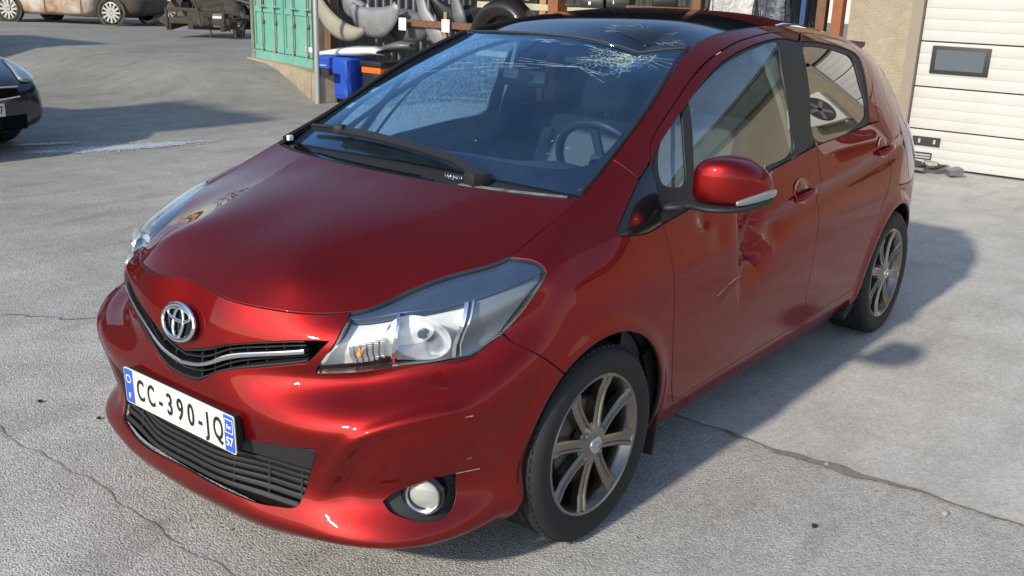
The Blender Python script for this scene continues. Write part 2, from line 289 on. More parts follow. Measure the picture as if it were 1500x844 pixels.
# ---- spline net -------------------------------------------------------
def spl_m(t, Y):
    n=len(t); h=np.diff(t); A=np.zeros((n,n)); R=np.zeros_like(Y)
    A[0,0]=A[-1,-1]=1
    for i in range(1,n-1):
        A[i,i-1]=h[i-1];A[i,i]=2*(h[i-1]+h[i]);A[i,i+1]=h[i]
        R[i]=6*((Y[i+1]-Y[i])/h[i]-(Y[i]-Y[i-1])/h[i-1])
    return np.linalg.solve(A,R.reshape(n,-1)).reshape(Y.shape)
class Net:
    def __init__(s,tab,mirror=3,uref=4):
        P=np.array(tab,float)                       # stations x rows x 3
        s.n0=P.shape[0]
        Q=P[1:mirror+1][::-1].copy(); Q[:,:,1]*=-1
        P=np.concatenate([Q,P]) if mirror else P
        d=np.linalg.norm(np.diff(P[:,uref],axis=0),axis=1); u=np.concatenate([[0],np.cumsum(d)]); s.u=u-u[mirror]
        dv=np.linalg.norm(np.diff(P[mirror:],axis=1),axis=2).mean(0); s.v=np.concatenate([[0],np.cumsum(dv)])
        s.P=P
        s.Mu=spl_m(s.u,np.eye(len(s.u)));s.Mv=spl_m(s.v,np.eye(len(s.v)))
    def w(s,t,M,q):
        n=len(t);i=np.clip(np.searchsorted(t,q)-1,0,n-2);h=t[i+1]-t[i];a=(t[i+1]-q)/h;b=1-a;I=np.eye(n)
        return a[:,None]*I[i]+b[:,None]*I[i+1]+((a**3-a)[:,None]*M[i]+(b**3-b)[:,None]*M[i+1])*(h*h/6)[:,None]
    def base(s,u,v):
        u=np.atleast_1d(np.asarray(u,float));v=np.atleast_1d(np.asarray(v,float))
        A=s.w(s.u,s.Mu,u); B=s.w(s.v,s.Mv,v); T=(A@s.P.reshape(len(s.u),-1)).reshape(len(u),len(s.v),3); return (B[:,:,None]*T).sum(1)
    def nrm0(s,u,v,e=2e-3):
        a=s.base(u+e,v)-s.base(u-e,v);b=s.base(u,v+e)-s.base(u,v-e);n=np.cross(a,b);return n/np.linalg.norm(n,axis=1)[:,None]
    disp=None
    def ev(s,u,v,off=0):
        u=np.atleast_1d(np.asarray(u,float));v=np.atleast_1d(np.asarray(v,float))
        p=s.base(u,v)
        d=off if s.disp is None else s.disp(u,v,p)+off
        d=d*np.ones(len(p)); k=np.abs(d)>2e-6
        if k.any(): p[k]+=s.nrm0(u[k],v[k])*d[k][:,None]
        return p
    def nrm(s,u,v,e=2e-3):
        a=s.ev(u+e,v)-s.ev(u-e,v);b=s.ev(u,v+e)-s.ev(u,v-e);n=np.cross(a,b);return n/np.linalg.norm(n,axis=1)[:,None]
# ---- lower body + greenhouse side, left half ---------------------------
plan=[(.825,0),(.82,.16),(.806,.31),(.775,.46),(.718,.592),(.632,.697),(.49,.773),(.342,.808),(.18,.828)]
tops=[(.757,0,.785),(.764,.15,.772),(.73,.29,.766),(.678,.39,.765),(.585,.487,.778),(.478,.537,.815),(.362,.603,.853),(.245,.663,.880),(.10,.672,.93)]
FZ=[[.155,.205,.28,.36,.44,.50,.56,.61],[.155,.205,.28,.36,.44,.50,.56,.61],[.158,.205,.28,.36,.44,.50,.555,.61],[.165,.205,.28,.36,.44,.50,.555,.61],
 [.17,.208,.285,.365,.445,.51,.565,.62],[.17,.21,.29,.375,.455,.525,.585,.642],[.17,.22,.30,.385,.47,.545,.612,.668],[.18,.23,.31,.40,.49,.575,.655,.725],[.185,.235,.315,.415,.515,.61,.70,.785]]
FO=[[-.03,.006,.0,-.006,-.006,-.010,-.014,-.02],
 [-.03,.006,.0,-.008,-.006,-.006,-.012,-.02],
 [-.03,.002,-.024,-.027,-.010,-.004,-.026,-.047],
 [-.04,.0,-.026,-.030,-.010,.0,-.038,-.085],
 [-.045,.008,-.040,-.040,-.012,.002,-.046,-.114],
 [-.045,.006,-.044,-.042,-.012,.004,-.048,-.122],
 [-.045,-.004,-.034,-.030,-.008,.004,-.032,-.095],
 [-.045,-.012,-.016,-.012,-.003,.003,-.016,-.062],
 [-.045,-.012,-.008,-.003,0,.002,-.006,-.028]]
BUL=[.010,.010,.014,.027,.048,.066,.066,.054,.030]
tab=[]
pl=np.array([(p[0],-p[1]) for p in plan[1:2]]+plan+[(0,.843)])
for i in range(9):
    t=pl[i+2]-pl[i]; n=np.array([t[1],-t[0]]); n/=np.linalg.norm(n)
    if n[0]<0: n=-n
    c=[np.array((plan[i][0]+n[0]*o,plan[i][1]+n[1]*o,z)) for o,z in zip(FO[i],FZ[i])]
    T=np.array(tops[i]); L=c[7]
    e=np.cross([-n[1],n[0],0],T-L); e/=np.linalg.norm(e); e=e if e[2]>0 else -e
    for k in range(1,5):
        f=k/5.; c.append(L*(1-f)+T*f+e*BUL[i]*(0,.60,.97,1,.62)[k])
    c.append(T); tab.append([tuple(r) for r in c])
def col(x,yz,top=None):
    c=[(x if len(q)==2 else q[0],q[-2],q[-1]) for q in yz]
    return c
tab.append(col(0,[(.775,.19),(.81,.24),(.832,.32),(.842,.43),(.846,.54),(.845,.65),(.832,.76),(-.003,.806,.835),(-.008,.783,.872),(-.013,.757,.905),(-.018,.73,.935),(-.024,.703,.96),(-.03,.678,.98)]))
tab.append(col(-.25,[(.775,.185),(.803,.238),(.826,.32),(.841,.43),(.849,.54),(.849,.65),(.838,.77),(.806,.885),(-.252,.788,.925),(-.256,.758,.972),(-.262,.722,1.02),(-.27,.685,1.055),(-.28,.646,1.085)]))
tab.append(col(-.6,[(.775,.185),(.802,.236),(.824,.32),(.840,.43),(.849,.55),(.850,.66),(.839,.785),(.802,.915),(.778,.975),(-.6,.738,1.06),(-.6,.695,1.135),(-.6,.648,1.195),(-.6,.600,1.247)]))
tab.append(col(-.94,[(.775,.185),(.802,.236),(.824,.32),(.840,.43),(.849,.55),(.850,.66),(.839,.79),(.800,.93),(.770,1.015),(.727,1.135),(.674,1.25),(.610,1.33),(-.94,.522,1.387)]))
tab.append(col(-1.35,[(.775,.185),(.802,.236),(.824,.32),(.840,.43),(.849,.55),(.850,.66),(.839,.795),(.800,.945),(.766,1.045),(.724,1.17),(.676,1.29),(.616,1.385),(-1.35,.512,1.445)]))
tab.append(col(-1.75,[(.775,.185),(.802,.236),(.824,.32),(.840,.43),(.849,.55),(.850,.67),(.836,.81),(.797,.965),(.762,1.06),(.72,1.18),(.674,1.295),(.614,1.392),(-1.75,.508,1.452)]))
tab.append(col(-2.15,[(.775,.19),(.806,.24),(.826,.32),(.840,.43),(.848,.55),(.848,.68),(.832,.83),(.788,.99),(.75,1.075),(.707,1.18),(.66,1.28),(.602,1.365),(-2.15,.50,1.425)]))
tab.append(col(-2.5,[(.77,.20),(.81,.25),(.83,.33),(.841,.44),(.845,.56),(.843,.70),(.824,.86),(.768,1.02),(.728,1.095),(.684,1.18),(.636,1.265),(.58,1.335),(-2.5,.49,1.385)]))
tab.append(col(-2.76,[(.74,.21),(.785,.26),(.803,.34),(.815,.45),(.82,.57),(.815,.71),(.79,.87),(-2.745,.732,1.02),(-2.735,.692,1.09),(-2.725,.65,1.165),(-2.715,.607,1.235),(-2.70,.56,1.295),(-2.68,.48,1.345)]))
tab.append(col(-2.95,[(.66,.22),(-2.97,.70,.27),(-2.98,.715,.35),(-2.985,.725,.46),(-2.985,.73,.58),(-2.975,.728,.72),(-2.95,.71,.87),(-2.905,.672,1.0),(-2.885,.648,1.06),(-2.86,.62,1.125),(-2.83,.59,1.19),(-2.80,.55,1.25),(-2.76,.48,1.315)]))
tab.append(col(-3.06,[(-3.03,.48,.23),(-3.06,.5,.28),(-3.07,.51,.36),(-3.075,.515,.47),(-3.075,.52,.59),(-3.05,.52,.73),(-3.01,.515,.86),(-2.975,.505,.97),(-2.955,.50,1.01),(-2.93,.49,1.07),(-2.90,.48,1.13),(-2.87,.47,1.19),(-2.84,.45,1.25)]))
tab.append(col(-3.1,[(-3.07,.22,.24),(-3.10,.22,.29),(-3.11,.22,.37),(-3.115,.22,.48),(-3.115,.22,.60),(-3.085,.22,.73),(-3.04,.22,.86),(-3.01,.22,.96),(-2.99,.22,1.01),(-2.965,.22,1.07),(-2.935,.22,1.13),(-2.905,.21,1.19),(-2.875,.21,1.25)]))
tab.append(col(-3.1,[(-3.08,0,.24),(-3.11,0,.29),(-3.12,0,.37),(-3.125,0,.48),(-3.125,0,.60),(-3.095,0,.73),(-3.05,0,.86),(-3.02,0,.96),(-3.0,0,1.01),(-2.975,0,1.07),(-2.945,0,1.13),(-2.915,0,1.19),(-2.885,0,1.25)]))
BODY=Net(tab)

UV={"hl_in":[[0.5646,0.9946],[0.5624,0.9702],[0.5378,0.8698],[0.5012,0.7868],[0.4533,0.6937]],"hl_bot":[[0.4533,0.6937],[0.5315,0.6968],[0.6452,0.6907],[0.7714,0.6775],[0.8832,0.6676],[0.932,0.653],[0.9626,0.6508]],"hl_rear":[[0.9626,0.6508],[0.9946,0.6582],[1.0353,0.6641],[1.0855,0.702],[1.1195,0.7566],[1.153,0.7915],[1.158,0.8203],[1.1427,0.8642],[1.1114,0.9238],[1.0656,0.9919]],"seam_bf":[[1.0353,0.6641],[1.0798,0.5818],[1.2027,0.423]],"arch_f1":[[1.2027,0.423],[1.1555,0.3765],[1.1183,0.3249],[1.088,0.2018],[1.0657,0.1103],[1.0803,0.0139]],"arch_f2":[[1.8001,0.0727],[1.7737,0.1329],[1.7243,0.2368],[1.681,0.2997],[1.6281,0.3566],[1.5675,0.3947],[1.4769,0.4298],[1.3966,0.4484],[1.3238,0.4549],[1.2568,0.4442],[1.2027,0.423]],"door_fr":[[1.7907,0.8779],[1.7735,0.817],[1.748,0.7384],[1.7354,0.6781],[1.7477,0.6318],[1.7545,0.5723],[1.7589,0.524],[1.7683,0.4412],[1.7792,0.34],[1.8273,0.1852],[1.8797,0.1012]],"door_top":[[1.7907,0.8779],[1.8288,0.9129],[1.8998,0.931],[2.0794,0.94],[2.2618,0.9473],[2.4369,0.9534],[2.6205,0.9646],[2.8588,0.9742],[3.0403,0.9741],[3.1851,0.9704]],"door_top2":[[3.1851,0.9704],[3.422,0.9743],[3.6416,0.9642],[3.7512,0.9252],[3.7838,0.8819],[3.7648,0.8338],[3.7214,0.7598],[3.6879,0.7026]],"split":[[3.1851,0.9704],[2.9922,0.8721],[2.9522,0.7728],[2.9461,0.7069],[2.9311,0.6537],[2.9061,0.5741],[2.8859,0.4232],[2.8766,0.2611],[2.9504,0.1162]],"door_bot":[[1.8797,0.1012],[2.3306,0.113],[2.9504,0.1162]],"door_bot2":[[2.9504,0.1162],[3.2162,0.1251],[3.4097,0.1313]],"door_rr":[[3.6879,0.7026],[3.7288,0.6399],[3.7509,0.5658],[3.7214,0.5052],[3.6455,0.4362],[3.5789,0.3472],[3.5156,0.2248],[3.4773,0.1481],[3.4097,0.1313]],"arch_r":[[4.2422,0.3543],[4.0179,0.3954],[3.8679,0.3832],[3.7374,0.3423],[3.6424,0.2691],[3.6007,0.1998],[3.5786,0.1225],[3.7787,-0.0581]],"fen_apil":[[1.6499,0.9866],[1.6739,0.9199],[1.6975,0.8592]],"quarter":[[1.7839,0.8716],[1.6927,0.8532],[1.6066,0.8156],[1.5258,0.7664],[1.5176,0.7393],[1.5334,0.719],[1.6414,0.6792],[1.7354,0.6781]],"op_f":[[1.7784,0.86],[1.8691,0.8911],[2.1121,0.9094],[2.3311,0.9218],[2.5519,0.936],[2.7425,0.9479],[2.9205,0.9519],[3.0631,0.9384]],"op_fb":[[1.7354,0.6781],[1.9048,0.684],[2.1941,0.6886],[2.5192,0.6955],[2.9565,0.7107]],"op_r":[[3.0839,0.9381],[3.3043,0.9375],[3.5433,0.931],[3.6999,0.911],[3.7139,0.8751],[3.6636,0.8044],[3.5752,0.71]],"op_rb":[[3.5752,0.71],[2.9565,0.7107]],"gl_f":[[2.1238,0.9103],[2.2992,0.9157],[2.496,0.9261],[2.712,0.9399],[2.8613,0.9419],[2.8063,0.873],[2.77,0.7678],[2.7455,0.7108],[2.5124,0.7055],[2.2015,0.7003],[1.9735,0.7023]],"gl_q":[[2.071,0.9099],[1.8737,0.8865],[1.8077,0.8001],[1.9316,0.7589],[1.9994,0.8332]],"gl_r":[[3.0614,0.9241],[3.2668,0.9244],[3.4916,0.9167],[3.6362,0.8966],[3.6243,0.8296],[3.5467,0.7291],[2.9808,0.718],[3.0072,0.8273]],"ug":[[0.0773,0.518],[0.16,0.6108],[0.2169,0.6535],[0.2901,0.6845],[0.4082,0.7328],[0.4427,0.7507],[0.5164,0.869],[0.4762,0.8726],[0.3871,0.8586],[0.2735,0.8164],[0.1853,0.7686],[0.119,0.7201]],"fog":[[0.6627,0.159],[0.6982,0.184],[0.7759,0.2115],[0.8422,0.2224],[0.8662,0.2162],[0.8705,0.1693],[0.8564,0.1278],[0.8246,0.1096],[0.7779,0.1097],[0.725,0.1223],[0.6827,0.1378]],"hlridge":[[0.5663,0.9832],[0.6548,0.9561],[0.7707,0.8916],[0.8661,0.8705],[0.9629,0.8697],[1.0438,0.8579],[1.1285,0.8243]],"lg":[[0.0534,0.1171],[0.1854,0.1091],[0.2948,0.1057],[0.3903,0.1187],[0.4149,0.1266],[0.4275,0.1457],[0.4524,0.2306],[0.4837,0.3236],[0.4894,0.3499],[0.477,0.3592],[0.3554,0.334],[0.2506,0.3152]],"archF":[[1.7279,0.0056],[1.7406,0.0592],[1.7464,0.109],[1.7453,0.1552],[1.7374,0.1987],[1.7229,0.2406],[1.702,0.2813],[1.6752,0.3199],[1.643,0.3544],[1.606,0.3831],[1.5651,0.4056],[1.5209,0.4223],[1.4743,0.4338],[1.4263,0.4412],[1.3776,0.4456],[1.3293,0.447],[1.2823,0.4436],[1.2378,0.4331],[1.1971,0.4132],[1.1625,0.3828],[1.1333,0.3458],[1.1102,0.3027],[1.0933,0.2554],[1.0827,0.206],[1.0789,0.1571],[1.0792,0.1109],[1.0851,0.0636],[1.094,0.0107]],"archR":[[4.238,-0.0376],[4.2465,0.0195],[4.248,0.0758],[4.2456,0.126],[4.2375,0.1714],[4.2234,0.2136],[4.2037,0.2538],[4.1786,0.2914],[4.1483,0.3245],[4.1128,0.352],[4.0728,0.3737],[4.0289,0.3903],[3.9822,0.4019],[3.9338,0.4087],[3.885,0.4108],[3.8368,0.4081],[3.7901,0.4004],[3.7458,0.3876],[3.7047,0.3695],[3.6675,0.3457],[3.6351,0.3162],[3.6079,0.2817],[3.5866,0.2434],[3.5716,0.2028],[3.563,0.1597],[3.5612,0.1131],[3.5662,0.0615],[3.578,0.0045]],"v0":{"0.215":0.0722,"0.225":0.0832,"0.43":0.3347,"0.44":0.3491,"0.527":0.5001,"0.605":0.6645,"0.66":0.7581,"0.68":0.7973,"0.7":0.8361},"ridge":[[0.9064,0.4741],[0.7983,0.4957],[0.6981,0.4857],[0.6173,0.4438],[0.5608,0.3561],[0.5045,0.2285],[0.4644,0.1267]]}
VT=float(BODY.v[-1]); UR=float(BODY.u[-1])
def cr(P,h=.012,n=None):
    """Catmull-Rom through P, resampled at spacing h"""
    P=np.array(P,float)
    if len(P)>2:
        Q=np.vstack([2*P[0]-P[1],P,2*P[-1]-P[-2]]); out=[]
        for i in range(1,len(Q)-2):
            t=np.linspace(0,1,24,endpoint=False)[:,None]; a,b,c,d=Q[i-1],Q[i],Q[i+1],Q[i+2]
            out.append(.5*((2*b)+(c-a)*t+(2*a-5*b+4*c-d)*t*t+(3*b-3*c+d-a)*t**3))
        D=np.vstack(out+[P[-1:]])
    else: D=P
    s=np.concatenate([[0],np.cumsum(np.linalg.norm(np.diff(D,axis=0),axis=1))]); k=n or max(2,int(round(s[-1]/h))+1)
    q=np.linspace(0,s[-1],k); return np.stack([np.interp(q,s,D[:,i]) for i in range(D.shape[1])],1)
def c(name,h=.012,rev=False,a=0,b=None):
    P=cr(UV[name][a:b],h); return P[::-1] if rev else P
def ln(*pts,h=.012): return np.vstack([cr([p,q],h) for p,q in zip(pts,pts[1:])])
def poly(*parts):
    P=np.vstack([np.atleast_2d(p) for p in parts]); keep=[P[0]]
    for p in P[1:]:
        if np.hypot(*(p-keep[-1]))>1.5e-3: keep.append(p)
    if np.hypot(*(keep[0]-keep[-1]))<1.5e-3: keep.pop()
    return np.array(keep)
def area(P): x,y=P.T; return .5*np.sum(x*np.roll(y,-1)-y*np.roll(x,-1))
def inset(P,d):
    """move outline inwards by d (P counter-clockwise)"""
    if d==0: return P.copy()
    a=P-np.roll(P,1,0); b=np.roll(P,-1,0)-P
    na=np.stack([-a[:,1],a[:,0]],1); nb=np.stack([-b[:,1],b[:,0]],1)
    na/=np.linalg.norm(na,axis=1)[:,None]; nb/=np.linalg.norm(nb,axis=1)[:,None]
    m=na+nb; l=np.maximum((m*m).sum(1)/2,.35)[:,None]; return P+m/l*d
def inside(P,q):
    x,y=q.T; r=np.zeros(len(q),bool); x0,y0=P.T; x1,y1=np.roll(P,-1,0).T
    for i in range(len(P)):
        if y0[i]==y1[i]: continue
        k=((y0[i]>y)!=(y1[i]>y)); r^=k&(x<(x1[i]-x0[i])*(y-y0[i])/(y1[i]-y0[i])+x0[i])
    return r
def mindist(P,q):
    d=np.full(len(q),9.)
    for i in range(0,len(P)): d=np.minimum(d,np.hypot(q[:,0]-P[i,0],q[:,1]-P[i,1]))
    return d
def surf(net,outer,holes=(),h=.018,off=0.,gap=.003,lip=.014,sym=False):
    """triangulated piece of a surface net inside an outline: returns verts, faces, normals"""
    loops=[]
    o=outer if area(outer)>0 else outer[::-1]; o2=inset(o,gap)
    if sym: k=o[:,0]<1e-4; o2[k,0]=0
    loops.append(o2)
    for q in holes:
        q=q if area(q)<0 else q[::-1]; q2=inset(q,gap)
        if sym: k=q[:,0]<1e-4; q2[k,0]=0
        loops.append(q2)
    lo=o2.min(0); hi=o2.max(0)
    gy=np.arange(lo[1]+h*.4,hi[1],h*.866); G=[]
    for j,y in enumerate(gy): gx=np.arange(lo[0]+(h*.5 if j%2 else h*.25),hi[0],h); G.append(np.stack([gx,np.full(len(gx),y)],1))
    G=np.vstack(G) if G else np.zeros((0,2)); k=inside(o2,G)
    for q in loops[1:]: k&=~inside(q,G)
    G=G[k]
    for q in loops: G=G[mindist(q,G)>h*.55]
    V2=np.vstack(loops+[G]); E=[];s=0
    for q in loops: E+=[(s+i,s+(i+1)%len(q)) for i in range(len(q))]; s+=len(q)
    vo,_,fo,*_=delaunay_2d_cdt([Vector(p) for p in V2],E,[],1,1e-6)
    V2=np.array([tuple(p) for p in vo]); F=[tuple(f) for f in fo]
    C3=V2[np.array(F)].mean(1); ok=inside(o2,C3)
    for q in loops[1:]: ok&=~inside(q,C3)
    F=[f for f,k_ in zip(F,ok) if k_]
    T3=V2[np.array(F)]; ar=(T3[:,1,0]-T3[:,0,0])*(T3[:,2,1]-T3[:,0,1])-(T3[:,2,0]-T3[:,0,0])*(T3[:,1,1]-T3[:,0,1]); F=[f if a_>0 else f[::-1] for f,a_ in zip(F,ar)]
    u,v=V2.T; P=net.ev(u,v,off); N=net.nrm(u,v)
    V=[P];NN=[N];F=list(F);n=len(P)
    if lip:
        cnt={}
        for f in F:
            for a,b in zip(f,f[1:]+f[:1]): cnt[(a,b)]=1
        B=[(a,b) for a,b in cnt if (b,a) not in cnt and not(sym and V2[a,0]<1e-5 and V2[b,0]<1e-5)]
        T={}
        for a,b in B:
            d=P[b]-P[a]; o_=np.cross(d,N[a]); l=np.linalg.norm(o_); 
            for q in (a,b): T.setdefault(q,np.zeros(3)); T[q]=T[q]+o_/max(l,1e-9)
        ids={};k=n;r1=[];r2=[];n1=[];n2=[]
        ks=list(T)
        for q in ks:
            t=T[q]/max(np.linalg.norm(T[q]),1e-9); 
            if sym and V2[q,0]<1e-5: t=t*np.array([1,0,1])
            ids[q]=(k,k+1);k+=2
            r1+=[P[q]+t*.0012-N[q]*.0022, P[q]+t*.0006-N[q]*lip]; m=t+N[q]*.7; n1+=[m/np.linalg.norm(m),t]
        if r1: V.append(np.array(r1));NN.append(np.array(n1))
        for a,b in B:
            (a1,a2),(b1,b2)=ids[a],ids[b]
            F+=[(a,a1,b1,b),(a1,a2,b2,b1)]
    return np.vstack(V),F,np.vstack(NN)
def mir(V,F,N): 
    m=np.array([1,-1,1]); return V*m,[f[::-1] for f in F],N*m
def both(name,net,outer,m,parent,**k):
    """left panel and its mirror image as two parts"""
    V,F,N=surf(net,outer,**k); a=mesh(name,V,F,m,parent,N,deep=True); b=mesh(name,*mir(V,F,N)[:2],m,parent,mir(V,F,N)[2],deep=True); return a,b
def whole(name,net,outer,m,parent,**k):
    """panel across the centre line: half and mirrored half welded into one"""
    V,F,N=surf(net,outer,sym=True,**k); V2,F2,N2=mir(V,F,N); n=len(V); mid={i:i for i in range(n) if abs(V[i,1])<1e-5}
    idx=[mid.get(i,n+i) for i in range(n)]
    for i in mid: N[i,1]=0; N[i]/=max(np.linalg.norm(N[i]),1e-9)
    return mesh(name,np.vstack([V,V2]),list(F)+[tuple(idx[i] for i in f) for f in F2],m,parent,np.vstack([N,N2]),deep=True)
class HF:
    """thin-plate height field z(x,y)"""
    disp=None
    def __init__(s,pts,lam=1e-5):
        P=np.array(pts,float); s.p=P[:,:2]; n=len(P); K=s.k(s.p)+lam*np.eye(n); Q=np.c_[np.ones(n),s.p]
        A=np.block([[K,Q],[Q.T,np.zeros((3,3))]]); s.w=np.linalg.solve(A,np.r_[P[:,2],0,0,0])
    def k(s,q):
        d2=((q[:,None]-s.p[None])**2).sum(2); return .5*d2*np.log(d2+1e-12)
    def z(s,x,y):
        q=np.stack([np.atleast_1d(x),np.atleast_1d(y)],1); r=[]
        for i in range(0,len(q),4000): b=q[i:i+4000]; r.append(s.k(b)@s.w[:-3]+np.c_[np.ones(len(b)),b]@s.w[-3:])
        r=np.concatenate(r); return r if s.disp is None else r+s.disp(q[:,0],q[:,1])
    # parameters: u = y (distance from the centre line), v = -x
    def ev(s,u,v,off=0):
        u=np.atleast_1d(u);v=np.atleast_1d(v); p=np.stack([-v,u,s.z(-v,u)],1)
        return p if np.all(off==0) else p+s.nrm(u,v)*off
    def nrm(s,u,v,e=1e-3):
        zx=(s.z(-v+e,u)-s.z(-v-e,u))/(2*e); zy=(s.z(-v,u+e)-s.z(-v,u-e))/(2*e); n=np.stack([-zx,-zy,np.ones(len(zx))],1); return n/np.linalg.norm(n,axis=1)[:,None]

def flatten(V,N):
    """even out a pane: quadratic y(x,z) through the sampled surface"""
    x,y,z=V.T; x0,z0=x.mean(),z.mean(); a,b=x-x0,z-z0; A=np.stack([np.ones(len(x)),a,b,a*a,a*b,b*b],1); k=np.linalg.lstsq(A,y,rcond=None)[0]
    W=V.copy(); W[:,1]=A@k; M=np.stack([-(k[1]+2*k[3]*a+k[4]*b),np.ones(len(x)),-(k[2]+k[4]*a+2*k[5]*b)],1); return W,M/np.linalg.norm(M,axis=1)[:,None]
# ======================= the red hatchback ===============================
CAR=empty('hatchback_car',(0,0,0),0,'red five-door hatchback with a dented front door and shattered windscreen','car')
def sstep(x,a,b): t=np.clip((x-a)/(b-a),0,1); return t*t*(3-2*t)
def body_disp(u,v,p):
    x,y,z=p.T; side=sstep(y,.6,.75); d=np.zeros(len(x))
    for cx in (-.012,-2.51):
        r=np.hypot(x-cx,z-.30); d+=.009*np.exp(-((r-.352)/.030)**2)*side*sstep(z,.12,.2)
    zc=.868+(-1.49-x)*.078; t=z-zc; k=sstep(-x,.8,1.25)*(1-sstep(-x,2.35,2.65))
    d+=k*side*np.where(t>0,.008*np.exp(-t/.07),.008*np.exp(t/.018)-.015*np.exp(-((t+.05)/.045)**2)*(1-np.exp(t/.018)))
    # crash dent in the front door of this side: vertical fold with a pushed-in field behind it
    fx=-.842; dx=x-fx
    k=np.exp(-np.abs((z-.76)/.15)**3)
    d+=DENT*side*k*(-.050*np.where(dx<0,np.exp(-(np.abs(dx)/.20)**1.3),np.exp(-np.abs(dx)/.014))+.014*np.exp(-np.abs(dx)/.009))
    q=(dx+.02)*.62+(z-.78)*.78; d+=DENT*side*.030*np.exp(-np.abs(q)/.014)*np.exp(-((dx+.15)/.12)**2)*(dx<.01)
    q2=(dx+.10)*.9-(z-.74)*.4; d-=DENT*side*.016*np.exp(-np.abs(q2)/.028)*np.exp(-((z-.70)/.06)**2)*(dx<.02)
    if DENT:
        def fold(x0,z0,x1,z1,A,w_):
            bx_,bz_=x1-x0,z1-z0; t_=np.clip(((x-x0)*bx_+(z-z0)*bz_)/(bx_*bx_+bz_*bz_),0,1); ds=np.hypot(x-x0-t_*bx_,z-z0-t_*bz_); return A*np.exp(-ds/w_)*(1-.55*t_)
        d+=side*(fold(fx-.01,.86,-1.10,.69,.014,.014)+fold(fx,.645,-1.03,.75,.012,.013)+fold(fx,.655,-.70,.585,.006,.012)+fold(fx-.02,.80,-1.22,.80,.008,.016))
        d-=side*(.020*np.exp(-((x+.95)/.055)**2-((z-.825)/.035)**2)+.018*np.exp(-((x+.96)/.06)**2-((z-.70)/.04)**2)+.012*np.exp(-((x+1.12)/.07)**2-((z-.755)/.04)**2))
    d-=DENT*side*.014*np.exp(-((x+.60)/.05)**2-((z-.875)/.032)**2)+DENT*side*.008*np.exp(-((x+.68)/.05)**2-((z-.83)/.05)**2)
    # folded ridge of the bumper: runs from the corner down beside the lower grille
    kb=(u>.30)&(u<1.02)&(v>.06)&(v<.56)
    if kb.any():
        q=np.stack([u[kb],v[kb]],1); best=np.full(len(q),9.); sg=np.zeros(len(q)); tt=np.zeros(len(q)); nR=len(RIDGE)-1
        for i in range(nR):
            a=RIDGE[i]; b=RIDGE[i+1]-a; w_=np.clip(((q-a)@b)/(b@b),0,1); e=q-a-w_[:,None]*b; ds=np.hypot(e[:,0],e[:,1]); m=ds<best
            best[m]=ds[m]; sg[m]=np.sign(b[0]*e[:,1]-b[1]*e[:,0])[m]; tt[m]=((i+w_)/nR)[m]
        s_=best*sg; fade=sstep(tt,0,.15)*(1-sstep(tt,.80,1.0)); d[kb]+=fade*(.007*np.exp(-(best/.022)**2)-np.where(s_>0,.006*np.exp(-((s_-.06)/.04)**2)*(1-np.exp(-(best/.03)**2)),0))
    zf=.862+(.16-x)*.13; t=z-zf; k=sstep(x,-.34,-.12)*(1-sstep(x,.10,.2))
    d+=.007*k*np.where(t>0,np.exp(-t/.05),np.exp(t/.03))*side
    return d
BODY.disp=body_disp; DENT=0.; RIDGE=cr(UV['ridge'],.02)
top=lambda a,b,h=.012: ln((a,VT),(b,VT),h=h)
uHC=UV['hl_in'][0][0]; uHR=UV['hl_rear'][-1][0]; uAP=UV['fen_apil'][0][0]
aF=cr(UV['archF'],.012); aR=cr(UV['archR'],.012)
seam_lo=np.array(UV['seam_bf'][-1]); kS=np.argmin(np.hypot(*(aF-seam_lo).T))
hlr=cr(UV['hl_rear'],.01); kH=np.argmin(np.hypot(*(hlr-np.array(UV['seam_bf'][0])).T))
v0=UV['v0']
# openings in the bumper
ugc=poly(cr([(0,v0['0.605'])]+UV['ug'][6:][::-1],.01),cr(UV['ug'][4:7][::-1],.01),cr(UV['ug'][:5][::-1]+[[0,v0['0.527']]],.01))
ug=poly(ugc,ln((0,v0['0.527']),(0,v0['0.605'])))
lgp=UV['lg']; VB=.118; VTP=.34
lgc=poly(cr([(0,VB)]+lgp[:4],.012),cr(lgp[3:7],.01),cr(lgp[6:10],.01),cr(lgp[9:]+[[0,VTP]],.012))
lg=poly(lgc,ln((0,VTP),(0,VB)))
fogp=poly(cr(UV['fog']+UV['fog'][:1],.008))
bumper=poly(ln((0,0),(aF[-1][0],0)),aF[kS:][::-1],c('seam_bf',rev=True),hlr[:kH+1][::-1],c('hl_bot',rev=True),c('hl_in',rev=True),top(uHC,0),ln((0,VT),ugc[0]),ugc,ln(ugc[-1],lgc[-1]),lgc[::-1],ln(lgc[0],(0,0)))
BUMP=whole('front_bumper',BODY,bumper,'red_paint',CAR,holes=[fogp],h=.012)
hlp=poly(c('hl_in',.01),c('hl_bot',.01),hlr,top(uHR,uHC))
LENS=both('headlight',BODY,hlp,'lamp_lens',CAR,h=.014,off=.002,gap=.0035,lip=.02)
door_fr=c('door_fr'); kq=np.argmin(np.hypot(*(door_fr-np.array(UV['quarter'][-1])).T))
qt=cr(UV['quarter'],.012)
fa=np.array(UV['fen_apil'][-1]); kfa=np.argmin(np.hypot(*(qt-fa).T))
dfb=np.array(UV['door_fr'][-1])
fender=poly(top(uHR,uAP),c('fen_apil'),qt[kfa:],door_fr[kq:],ln(dfb,(aF[0][0]+.1,.0),h=.012),ln((aF[0][0]+.1,.0),(aF[0][0],.0)),aF[:kS+1],c('seam_bf',rev=True),hlr[kH:])
both('fender',BODY,fender,'red_paint',CAR,h=.014)
both('quarter_trim',BODY,poly(qt,door_fr[:kq+1][::-1]),'black_gloss',CAR,h=.02,off=-.002)
